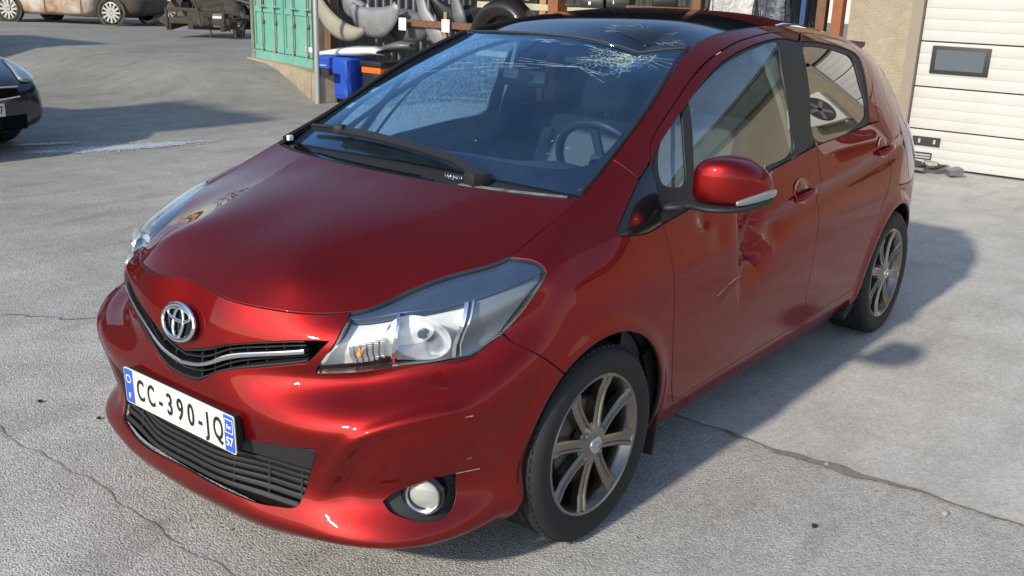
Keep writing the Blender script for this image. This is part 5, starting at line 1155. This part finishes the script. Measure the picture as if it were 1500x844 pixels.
curved('hanging_wing',arcp(-7.55,1.55,.52,215,330,.05,.20),1,'panel_silver','silver front wing hanging behind the tan bumper',(X0-.12,0,0),depth=.03)
curved('hanging_wing',arcp(-7.95,1.60,.42,200,300,.05,.14),1,'panel_silver','narrow silver wing hung next to the corner post',(X0-.25,0,0),depth=.03)
curved('hanging_wing',arcp(-7.10,1.70,.70,230,300,.10,.22),1,'panel_grey','dark grey wing hung above the white bonnet',(X0-.35,0,0),depth=.05)
curved('hanging_wing',[(-6.98,1.75,.03),(-6.90,1.45,.07),(-6.82,1.2,.09),(-6.62,.95,.13),(-6.38,.74,.05)],1,'panel_silver','long silver wing sloping down behind the first white tag',(X0-.30,0,0),depth=.025)
curved('hanging_wing',[(-6.36,1.75,.02),(-6.30,1.45,.05),(-6.22,1.2,.11),(-6.10,.98,.06)],1,'panel_grey','grey wing hanging behind the second white tag',(X0-.30,0,0),depth=.025)
curved('hanging_bumper',arcp(-6.35,1.75,.62,215,335,.06,.16),1,'panel_black','black bumper in the middle of the shed rack',(X0-.5,0,0),depth=.05)
curved('hanging_bumper',arcp(-5.75,1.75,.52,210,320,.06,.14),1,'panel_black','black bumper beside the timber post in the shed',(X0-.55,0,0),depth=.05)
curved('leaning_bonnet',[(-8.28,.60,.03),(-8.0,.63,.05),(-7.6,.67,.065),(-7.25,.70,.05),(-7.12,.69,.03)],1,'panel_white','white body panel lying on top of the crates',(X0+.10,0,0),depth=.16)
curved('leaning_bonnet',[(-7.25,.72,.04),(-6.95,.78,.06),(-6.68,.80,.03)],1,'panel_grey','grey body panel lying next to the white one',(X0-.05,0,0),depth=.16)
for y,z,lb in ((-7.03,1.045,'white paper tag on the shed rail above the white panel'),(-6.33,1.055,'white paper tag on the shed rail near the batten')):
    tag(MB().box((sx(y)+.02,y,z),(.01,.13,.155)).build('paper_tag','tag_white',smooth=False),lb,'tag')
curved('stacked_tyre_cover',arcp(-5.4,.92,.40,10,170,.05,.12),1,'panel_black','black wheel arch liner lying on the lower shelf',(X0-.25,0,0),depth=.2)
for k,(y,z) in enumerate(((-5.65,1.40),(-5.30,1.42),(-4.45,1.40),(-4.15,1.42),(-3.6,1.45))):
    b=MB().box((0,0,0),(.45,.28,.12),Matrix.Rotation(R(8*k),3,'Z'),.03); o=b.build('boxed_part','panel_black',loc=(sx(y)-.4,y,z)); tag(o,'black plastic part on the upper shelf, '+('first','second','third','fourth','fifth')[k]+' from the tagged rail','car part','black parts on the upper shelf')
    MB().box((.226,.02,0),(.004,.07,.035)).build('sticker','tag_white',o,smooth=False)
# blue bag and orange crate at the corner post
BB=empty('blue_crate_bag',(X0+.10,-7.86,0),0,'blue woven bulk bag with pale print beside the corner post','bag')
b=MB().box((0,0,.32),(.55,.66,.54),None,.05)
bmesh.ops.subdivide_edges(b.bm,edges=b.bm.edges[:],cuts=3,use_grid_fill=True)
for v in b.bm.verts: v.co+=Vector((rnd.uniform(-.012,.012),rnd.uniform(-.012,.012),rnd.uniform(-.012,.012)))
sub(b.build('bag_body','bag_blue',BB),1)
for q,(w_,z_) in enumerate(((.16,.475),(.22,.44))): MB().box((.281,-.12+w_/2-.11,z_),(.004,w_,.020)).build('bag_print','bag_print',BB,smooth=False)
MB().box((0,0,.05),(.5,.6,.07)).build('pallet','dark_void',BB,smooth=False)
oc=empty('banded_crate',(X0+.0,-7.22,0),0,'black crate with an orange band beside the blue bag','crate'); MB().box((0,0,.21),(.5,.34,.42),None,.02).build('crate_body','panel_black',oc); MB().box((0,0,.46),(.51,.35,.075),None,.01).build('crate_band','crate_orange',oc); MB().box((0,0,.54),(.54,.40,.07),None,.02).build('lid','panel_black',oc)
# wrapped pallets and racking further right in the shed
def wrapped(nm,y0,y1,h_,m_,label,x):
    b=MB().box((0,0,h_/2),(.9,y1-y0,h_),None,.06); bmesh.ops.subdivide_edges(b.bm,edges=b.bm.edges[:],cuts=4,use_grid_fill=True)
    for v in b.bm.verts: v.co+=Vector((rnd.uniform(-.03,.03),rnd.uniform(-.03,.03),rnd.uniform(-.02,.02)))
    tag(b.build(nm,m_,loc=(x,(y0+y1)/2,0)),label,'pallet')
wrapped('wrapped_pallet',-2.86,-2.36,1.62,'film_grey','pallet wrapped in pale grey film above the red roof',-7.9); wrapped('wrapped_pallet',-2.24,-1.92,1.60,'film_dark','pallet in dark glossy film next to the pale one',-7.8)
tag(MB().box((-7.45,-1.80,1.2),(.05,.05,2.4)).build('rack_upright','rack_blue',smooth=False),'dark blue perforated rack upright left of the brown post','rack')
# ---------------- container on its retaining wall ---------------------------
cA,cB=Vector((-7.56,-10.72,.36)),Vector((-6.95,-8.42,.36)); dcl=(cB-cA); ang=math.atan2(dcl.y,dcl.x); Wd=dcl.length
CT=empty('shipping_container',tuple(cA),ang,'green shipping container with locking bars on its rusty doors','container')   # local x along the doors, -y... outward
H=2.59; DP=6.0   # doors face local -y
def cb(nm,lo,hi,m_,bev=0,par=None): a,b=Vector(lo),Vector(hi); return MB().box((a+b)/2,b-a,None,bev).build(nm,m_,par or CT,smooth=bev>0)
for x in (0,Wd-.09): cb('corner_post',(x,-.02,0),(x+.09,.12,H),'container_rust')
cb('sill',(.09,-.02,0),(Wd-.09,.10,.13),'container_green'); cb('header',(.09,-.02,H-.12),(Wd-.09,.10,H),'container_green')
for x in (0.0,Wd-.16): cb('corner_casting',(x,-.03,-.01),(x+.16,.12,.11),'container_rust')
hw=(Wd-.18)/2
for q in range(2):
    x0=.09+q*hw+.008; d=cb('door',(x0,.022,.14),(x0+hw-.016-(.02 if q==0 else 0),.06,H-.13),'container_green')
    for z in (.14,.70,1.25,1.80,2.36): cb('door_rib',(x0,.004,z),(x0+hw-.036,.021,z+.075),'container_green',0,d)
    for xx in (x0,x0+hw-.075): cb('door_frame',(xx,.002,.14),(xx+.045,.021,H-.13),'container_green',0,d)
    for f in (.30,.72):
        xb=x0+hw*f; MB().tube([(xb,-.02,.10),(xb,-.02,H-.08)],.017,10).build('locking_bar','container_bar',d)
        for z in (.16,.55,1.4,2.3): cb('bar_keeper',(xb-.04,-.035,z),(xb+.04,.0,z+.045),'container_bar',0,d)
        MB().tube([(xb,-.035,.78),(xb+.20,-.05,.80)],.011,6).build('handle','container_bar',d)
    cb('hinge',(x0-.03 if q==0 else x0+hw-.03,-.01,1.30),(x0+.03 if q==0 else x0+hw+.03,.02,1.40),'container_bar',0,d)
for x,z,w_,h_ in ((.25,1.50,.13,.09),(1.42,1.50,.05,.10),(1.85,1.55,.16,.05),(1.85,1.44,.16,.05),(1.42,1.22,.16,.09),(1.88,1.22,.14,.08),(1.9,.22,.22,.07),(1.45,2.0,.1,.08),(1.85,2.0,.16,.08)): cb('paint_mark',(x,-.001,z),(x+w_,.0035,z+h_),'container_mark')
cb('data_plate',(.30,-.002,.75),(.46,.0015,1.05),'frame_brown')
V=[];n=120
for k in range(n+1):
    y=.12+(DP-.12)*k/n; o_=.018*(1 if (k%4) in (1,2) else -1); V+=[(0.03+o_,y,.1),(0.03+o_,y,H-.08),(Wd-.03+o_,y,.1),(Wd-.03+o_,y,H-.08)]
F=[]
for k in range(n): F+=[(4*k,4*k+4,4*k+5,4*k+1),(4*k+2,4*k+3,4*k+7,4*k+6)]
mesh('side_wall',V,F,'container_green',CT,smooth=False); cb('roof',(.0,.1,H-.08),(Wd,DP,H),'container_green'); cb('floor',(.0,.12,.0),(Wd,DP,.12),'container_rust'); cb('back_wall',(0,DP-.05,.12),(Wd,DP,H-.08),'container_green')
# doors must face the yard (+x side)
CT.rotation_euler=(0,0,ang); 
RW=empty('retaining_wall',(-6.55,-8.0,0),0,'stained concrete retaining wall under the green container','wall')
pts=[(-7.48,-10.7),(-7.15,-9.6),(-6.85,-8.75),(-6.52,-8.05),(-6.44,-7.80)]
for k in range(4):
    a,b=Vector((*pts[k],0)),Vector((*pts[k+1],0)); d=b-a; mid=(a+b)/2
    MB().box((0,0,0),(d.length-.008,.30,.62),None,.01).build('wall_block','retaining_concrete',RW)
    o=RW.children[-1]; o.location=(mid.x-RW.location.x-.12,mid.y-RW.location.y,.06); o.rotation_euler=(0,0,math.atan2(d.y,d.x))
MB().box((-.62,-.2,.10),(.9,.35,.5)).build('wall_end','retaining_concrete',RW,smooth=False)
PO=empty('galvanised_pole',(-6.40,-7.86,0),0,'tall galvanised pole between the container and the shed','pole')
MB().tube([(0,0,-.05),(0,0,3.2)],.035,12).build('tube','pole_galv',PO); MB().box((-.06,.08,.42),(.06,.22,.09)).build('clamp','dark_frame',PO,smooth=False)
# ---------------- other vehicles --------------------------------------------
def car_shell(nm,st,m_,par,cut_=None):
    """lofted car body from stations (x, half width, sill, shoulder, top, top half width)"""
    V=[];F=[]
    for x,hw,zb,zs,zt,ht in st:
        half=[(0,zb),(hw*.9,zb),(hw*.985,zb+.10),(hw,(zb+zs)/2),(hw*.97,zs),((hw*.97+ht)/2+.02,zs+(zt-zs)*.55),(ht,zt-.035),(ht*.6,zt-.005),(0,zt)]
        ring=half+[(-y,z) for y,z in half[-2:0:-1]]; V+=[(x,y,z) for y,z in ring]
    n=16
    for i in range(len(st)-1):
        for k in range(n): F.append((i*n+k,i*n+(k+1)%n,(i+1)*n+(k+1)%n,(i+1)*n+k))
    F+=[tuple(range(n))[::-1],tuple(range((len(st)-1)*n,len(st)*n))]
    o=mesh(nm,V,[f[::-1] for f in F],m_,par); md=o.modifiers.new('s','SUBSURF'); md.levels=md.render_levels=2; return o
def simple_wheel(par,x,y,r_,rim,n=10,tyre=True):
    s=1 if y>0 else -1; M=Matrix.Translation((x,y,r_))@Matrix.Diagonal((1,s,1,1))
    b=MB().lathe([(r_*.72,-.16),(r_*.68,-.02),(r_*.72,.0),(r_*.75,-.004)],32,M=M)
    for k in range(n):
        a=2*math.pi*k/n; b.strip([M@Vector((q*math.cos(a),-.012,q*math.sin(a))) for q in (.03,r_*.4,r_*.72)],r_*.075,.02,(0,1,0))
    b.lathe([(0,-.004),(.05,-.006),(.06,-.03)],20,M=M); o=b.build('wheel',rim,par,angle=30)
    if tyre: MB().lathe([(r_*.74,-.01),(r_*.8,.004),(r_*.93,.004),(r_,-.03),(r_,-.17),(r_*.9,-.20),(r_*.7,-.19)],40,M=M).build('tyre','tyre_rubber',o)
    MB().lathe([(0,-.09),(r_*.7,-.09)],24,M=M).build('wheel_barrel','dark_void',o)
    return o
# dark car cut off by the left edge of the picture
DC=empty('parked_car',(-.95,-8.35,0),R(105),'dark blue-black car nose in the shade at the left edge','car')
hs_=[(2.0,.50,.26,.44,.52,.40),(1.965,.72,.21,.52,.60,.56),(1.86,.82,.19,.60,.68,.62),(1.6,.865,.19,.70,.78,.66),(1.2,.875,.19,.80,.88,.68),(.75,.875,.19,.87,.96,.68),(.35,.875,.19,.91,1.22,.58),(-.05,.875,.19,.92,1.42,.55),(-.9,.875,.19,.93,1.45,.54),(-1.6,.87,.22,.95,1.30,.52),(-1.95,.82,.26,.92,1.02,.55),(-2.1,.70,.32,.70,.80,.5)]
car_shell('body',hs_,'blue_black_paint',DC)
for x in (1.25,-1.3):
    for y in (.88,-.88): simple_wheel(DC,x,y,.31,'rim_metal')
for s in (1,-1):
    V=[];F=[]
    prof=[(1.93,.50,.62),(1.90,.66,.60),(1.80,.80,.60),(1.60,.845,.66),(1.42,.845,.74),(1.35,.80,.79),(1.48,.72,.77),(1.72,.62,.715)]
    V=[Vector((x+.02,y*s*1.01,z+.015)) for x,y,z in prof]; c_=sum(V,Vector())/8+Vector((.05,.03*s,.03)); V.append(c_); F=[(k,(k+1)%8,8) for k in range(8)]
    o=mesh('headlight',V,F,'lamp_pale',DC); md=o.modifiers.new('s','SUBSURF'); md.levels=md.render_levels=2
    o.modifiers.new('t','SOLIDIFY').thickness=.02
    MB().box((1.86,.70*s,.34),(.05,.12,.10),Matrix.Rotation(R(32*s),3,'Z'),.02).build('fog_opening','dark_void',DC)
MB().box((1.995,0,.545),(.05,.86,.075),None,.02).build('upper_grille','dark_void',DC)
MB().strip([(1.99,-.46,.505),(2.02,-.2,.495),(2.028,0,.495),(2.02,.2,.495),(1.99,.46,.505)],.006,.012).build('chrome_strip','chrome',DC)
MB().strip([(1.975,-.46,.59),(2.0,-.2,.60),(2.01,0,.60),(2.0,.2,.60),(1.975,.46,.59)],.006,.012).build('chrome_strip','chrome',DC)
LGd=MB().box((1.975,0,.285),(.06,1.02,.13),None,.02).build('lower_grille','dark_void',DC)
for z in (.255,.285,.315): MB().strip([(1.985,-.48,z),(2.012,0,z),(1.985,.48,z)],.006,.008).build('grille_slat','black_plastic',LGd)
PP=slab('number_plate',rrect(.52,.11,.008),-.004,0,'plate_white',DC,Matrix.Translation((2.035,0,.41))@Matrix(((0,0,1,0),(1,0,0,0),(0,1,0,0),(0,0,0,1))))
text('plate_digits','57',.09,.75,'plate_black',PP,Matrix.Translation((2.036,.205,.408))@Matrix(((0,0,1,0),(1,0,0,0),(0,1,0,0),(0,0,0,1))))
ws_=MB(); V=[(.83,-.60,.965),(.83,.60,.965),(.06,.50,1.40),(.06,-.50,1.40)]
mesh('windscreen',[(x+.02,y,z+.03) for x,y,z in V],[(0,1,2,3)],'pane_dark',DC,smooth=False)
for s in (1,-1): mesh('side_window',[(x,y*s,z) for x,y,z in ((.55,.845,.98),(-1.4,.845,1.0),(-1.35,.63,1.33),(-.1,.615,1.38))],[(0,1,2,3)],'pane_dark',DC,smooth=False)
# burnt-out cars at the far left
def burnt(nm,loc,rz,label,side_m,front_m,hl=1.0):
    E=empty(nm,loc,rz,label,'burnt car','burnt-out cars across the yard')
    st=[(2.1,.55,.35,.55,.62,.45),(1.9,.80,.25,.66,.74,.62),(1.45,.86,.20,.78,.86,.66),(.95,.88,.20,.88,.97,.66)]
    st2=[(.95,.88,.20,.88,.97,.66),(.45,.88,.20,.92,1.28,.56),(0,.88,.20,.93,1.45,.55),(-1.0,.88,.20,.95,1.46,.54),(-1.7,.87,.22,.97,1.3,.52),(-2.15,.80,.3,.9,1.0,.55),(-2.25,.7,.35,.7,.8,.5)]
    a=car_shell('front_end',st,front_m,E); b=car_shell('body_shell',st2,side_m,E)
    for x in (1.32,-1.38):
        for y in (.885,-.885): simple_wheel(E,x,y,.32,'rim_pale',12,tyre=(x<0 or nm!='burnt_estate_car')); MB().lathe([(.37,0),(.37,.012),(.30,.013)],28,M=Matrix.Translation((x,y*1.0-.006,.33))).build('arch_opening','burnt_black',E)
    for s in (1,-1):
        for x0,x1 in ((.40,-.35),(-.42,-1.25)): mesh('window_opening',[(x,y*s,z) for x,y,z in ((x0+.05,.86,1.0),(x1,.86,1.0),(x1+.03,.66,1.33),(x0-.28,.66,1.33))],[(0,1,2,3)],'burnt_black',E,smooth=False)
        for x in (.55,-.40,-1.32): MB().strip([(x,.885*s,.28),(x,.893*s,.6),(x,.872*s,.93)],.006,.01,(0,1,0)).build('door_seam','burnt_black',E)
    return E
pA=Vector((-13.0,-26.3,hgt(-13.0,-26.3))); dirA=math.atan2(1.15,-.75)
burnt('burnt_estate_car',(-10.93,-21.98,.30),math.radians(119),'rust and white scorched car side-on with bare alloy wheels','burnt_rust','burnt_black')
burnt('burnt_hatchback_car',(-14.03,-24.5,.30),math.radians(121),'blackened wreck of a car behind the scorched one','burnt_black','burnt_black')
FW=empty('front_end_wreck',(-10.4,-15.9,.27),R(35),'cut-off front end of a car with exposed engine bay','wreck')
def fw(nm,m_,*bs):
    b=MB()
    for c_,d_,rz in bs: b.box(c_,d_,Matrix.Rotation(R(rz),3,'Y'),.015)
    return b.build(nm,m_,FW)
fw('engine_block','burnt_black',((0,0,.42),(.6,.7,.42),0),((.2,.3,.55),(.25,.3,.2),10))
fw('chassis_leg','burnt_black',((.1,.55,.32),(1.4,.10,.13),4)); fw('chassis_leg','burnt_black',((.1,-.55,.32),(1.4,.10,.13),4))
fw('cross_member','burnt_black',((.75,0,.40),(.10,1.4,.12),0)); fw('upper_rail','panel_grey',((0,.70,.78),(1.3,.09,.05),-6)); fw('upper_rail','panel_grey',((0,-.70,.78),(1.3,.09,.05),-6))
fw('strut_tower','panel_grey',((-.25,.60,.60),(.35,.22,.30),0)); fw('strut_tower','panel_grey',((-.25,-.60,.60),(.35,.22,.30),0))
fw('bulkhead','burnt_black',((-.62,0,.62),(.06,1.45,.85),8)); fw('washer_bottle','panel_white',((.62,.42,.42),(.16,.20,.26),0)); fw('radiator_frame','burnt_black',((.80,0,.62),(.05,1.2,.06),0),((.80,.58,.45),(.05,.06,.40),0),((.80,-.58,.45),(.05,.06,.40),0))
simple_wheel(FW,.05,.72,.24,'rust_disc',5,tyre=False)
for s in (1,-1):
    V=[];F=[]
    for k in range(15):
        a=R(15+150*k/14); x,z=.05+.36*math.cos(a),.36+.36*math.sin(a)
        for j,(yy,dz) in enumerate(((.78,0),(.74,.05),(.60,.09),(.45,.10))): V.append((x*(1+.1*j/3),yy*s,z+dz))
    F=[(4*k+j,4*k+j+1,4*k+j+5,4*k+j+4) for k in range(14) for j in range(3)]
    mesh('inner_wing',V,F,'burnt_black',FW)
for k in range(7):
    a=Vector((rnd.uniform(-.4,.7),rnd.uniform(-.5,.7),rnd.uniform(.3,.7))); MB().tube([a,a+Vector((.15,.1,.15)),a+Vector((.35,.25,-.05)),a+Vector((.4,.3,-.3))],.02,6).build('hose','burnt_black',FW)
curved('loose_bonnet',[(-.8,.0,.05),(-.4,.10,.25),(.1,.16,.3),(.6,.12,.2)],1,'tarp_blue','blue car body panel lying behind the engine-bay wreck',(-11.6,-16.7,1.05),depth=.3,grp=None)
curved('loose_bumper',[(-.45,.05,.03),(-.2,.14,.09),(.1,.16,.10),(.4,.06,.04)],1,'panel_white','white bumper corner on the ground between the wrecks',(-12.2,-20.4,.30),depth=.2,grp=None)
# unseen boxes added up-sun, out of frame, to cast shade bands on the yard
def boxstack(nm,x0,x1,y0,y1,h_,m_,label):
    E=empty(nm,((x0+x1)/2,(y0+y1)/2,0),0,label,'container')
    n_=max(1,int(round(h_/2.6)))
    for k in range(n_):
        z0=k*h_/n_; b=MB().box((0,0,z0+h_/n_/2),(x1-x0,y1-y0,h_/n_-.03)); b.build('caster_box',m_,E,smooth=False)
        for s in (1,-1):
            for j in range(14):
                x=(x1-x0)*((j+.5)/14-.5); MB().box((x,s*(y1-y0)/2,z0+h_/n_/2),(.18,.05,h_/n_-.3)).build('rib',m_,E,smooth=False)
boxstack('shade_box',.9,6.9,-9.2,-7.15,3.5,'shade_box_grey','unseen grey box added beside the dark car to shade the yard'); boxstack('shade_box',-3.5,2.5,-17.8,-14.6,2.6,'container_rust','unseen rust-brown box added beyond the grey one to shade the yard')
# ---------------- trees at the edge of the yard ------------------------------
def tree(nm,loc,h_,seed,label,dense):
    r=random.Random(seed); E=empty(nm,loc,r.uniform(0,6),label,'tree','bare trees behind the yard'); tr=MB(); cr_=MB(); tips=[]
    def grow(p,d,L_,rad,dep,mb):
        pts=[p]; 
        for k in range(3): d=(d+Vector((r.uniform(-.22,.22),r.uniform(-.22,.22),r.uniform(-.05,.16)))).normalized(); pts.append(pts[-1]+d*L_/3)
        mb.tube(pts,[rad,rad*.85,rad*.72,rad*.6],6 if dep<2 else 3,False)
        if dep<4:
            for k in range(3 if dep<3 else 4):
                a=r.uniform(0,6.28); nd=(d+Vector((math.cos(a),math.sin(a),r.uniform(-.1,.4)))*r.uniform(.5,.9)).normalized(); grow(pts[r.choice((2,3))] if k else pts[3],nd,L_*r.uniform(.55,.78),rad*.55,dep+1,cr_)
        else: tips.append(pts[-1])
    grow(Vector((0,0,-.1)),Vector((0,0,1)),h_*.34,h_*.02,0,tr)
    tr.build('trunk','bark',E); 
    for p in tips:
        for k in range(dense):
            q=p+Vector((r.gauss(0,.3),r.gauss(0,.3),r.gauss(0,.25))); s=r.uniform(.05,.12); a=Vector((r.uniform(-1,1),r.uniform(-1,1),r.uniform(-1,1))).normalized()*s; b=a.orthogonal().normalized()*s*.6
            vs=[cr_.bm.verts.new(q+x) for x in (a,b,-a,-b)]; cr_.bm.faces.new(vs)
    cr_.build('crown','leaf_dull',E,smooth=False)
bb=None
spots=[(-30,-52,10),(-38,-48,12),(-24,-56,9),(-46,-42,11),(-19,-60,10),(-34,-58,13),(-40,-22,11),(-44,-14,12)]
names=('leftmost bare tree behind the burnt cars','tall bare tree between the burnt cars and the container','low bare tree behind the burnt cars','bare tree behind the green container','small bare tree at the far left','tallest bare tree far behind the burnt cars','bare tree seen through the shed gap','bare tree right of the shed gap')
for k,(x,y,h_) in enumerate(spots): tree('bare_tree',(x,y,0),h_,k+3,names[k],3)
tag(MB().box((-44,-18,1.0),(.3,46,2.0)).build('boundary_wall','far_wall',smooth=False),'long pale boundary wall far beyond the shed','wall')
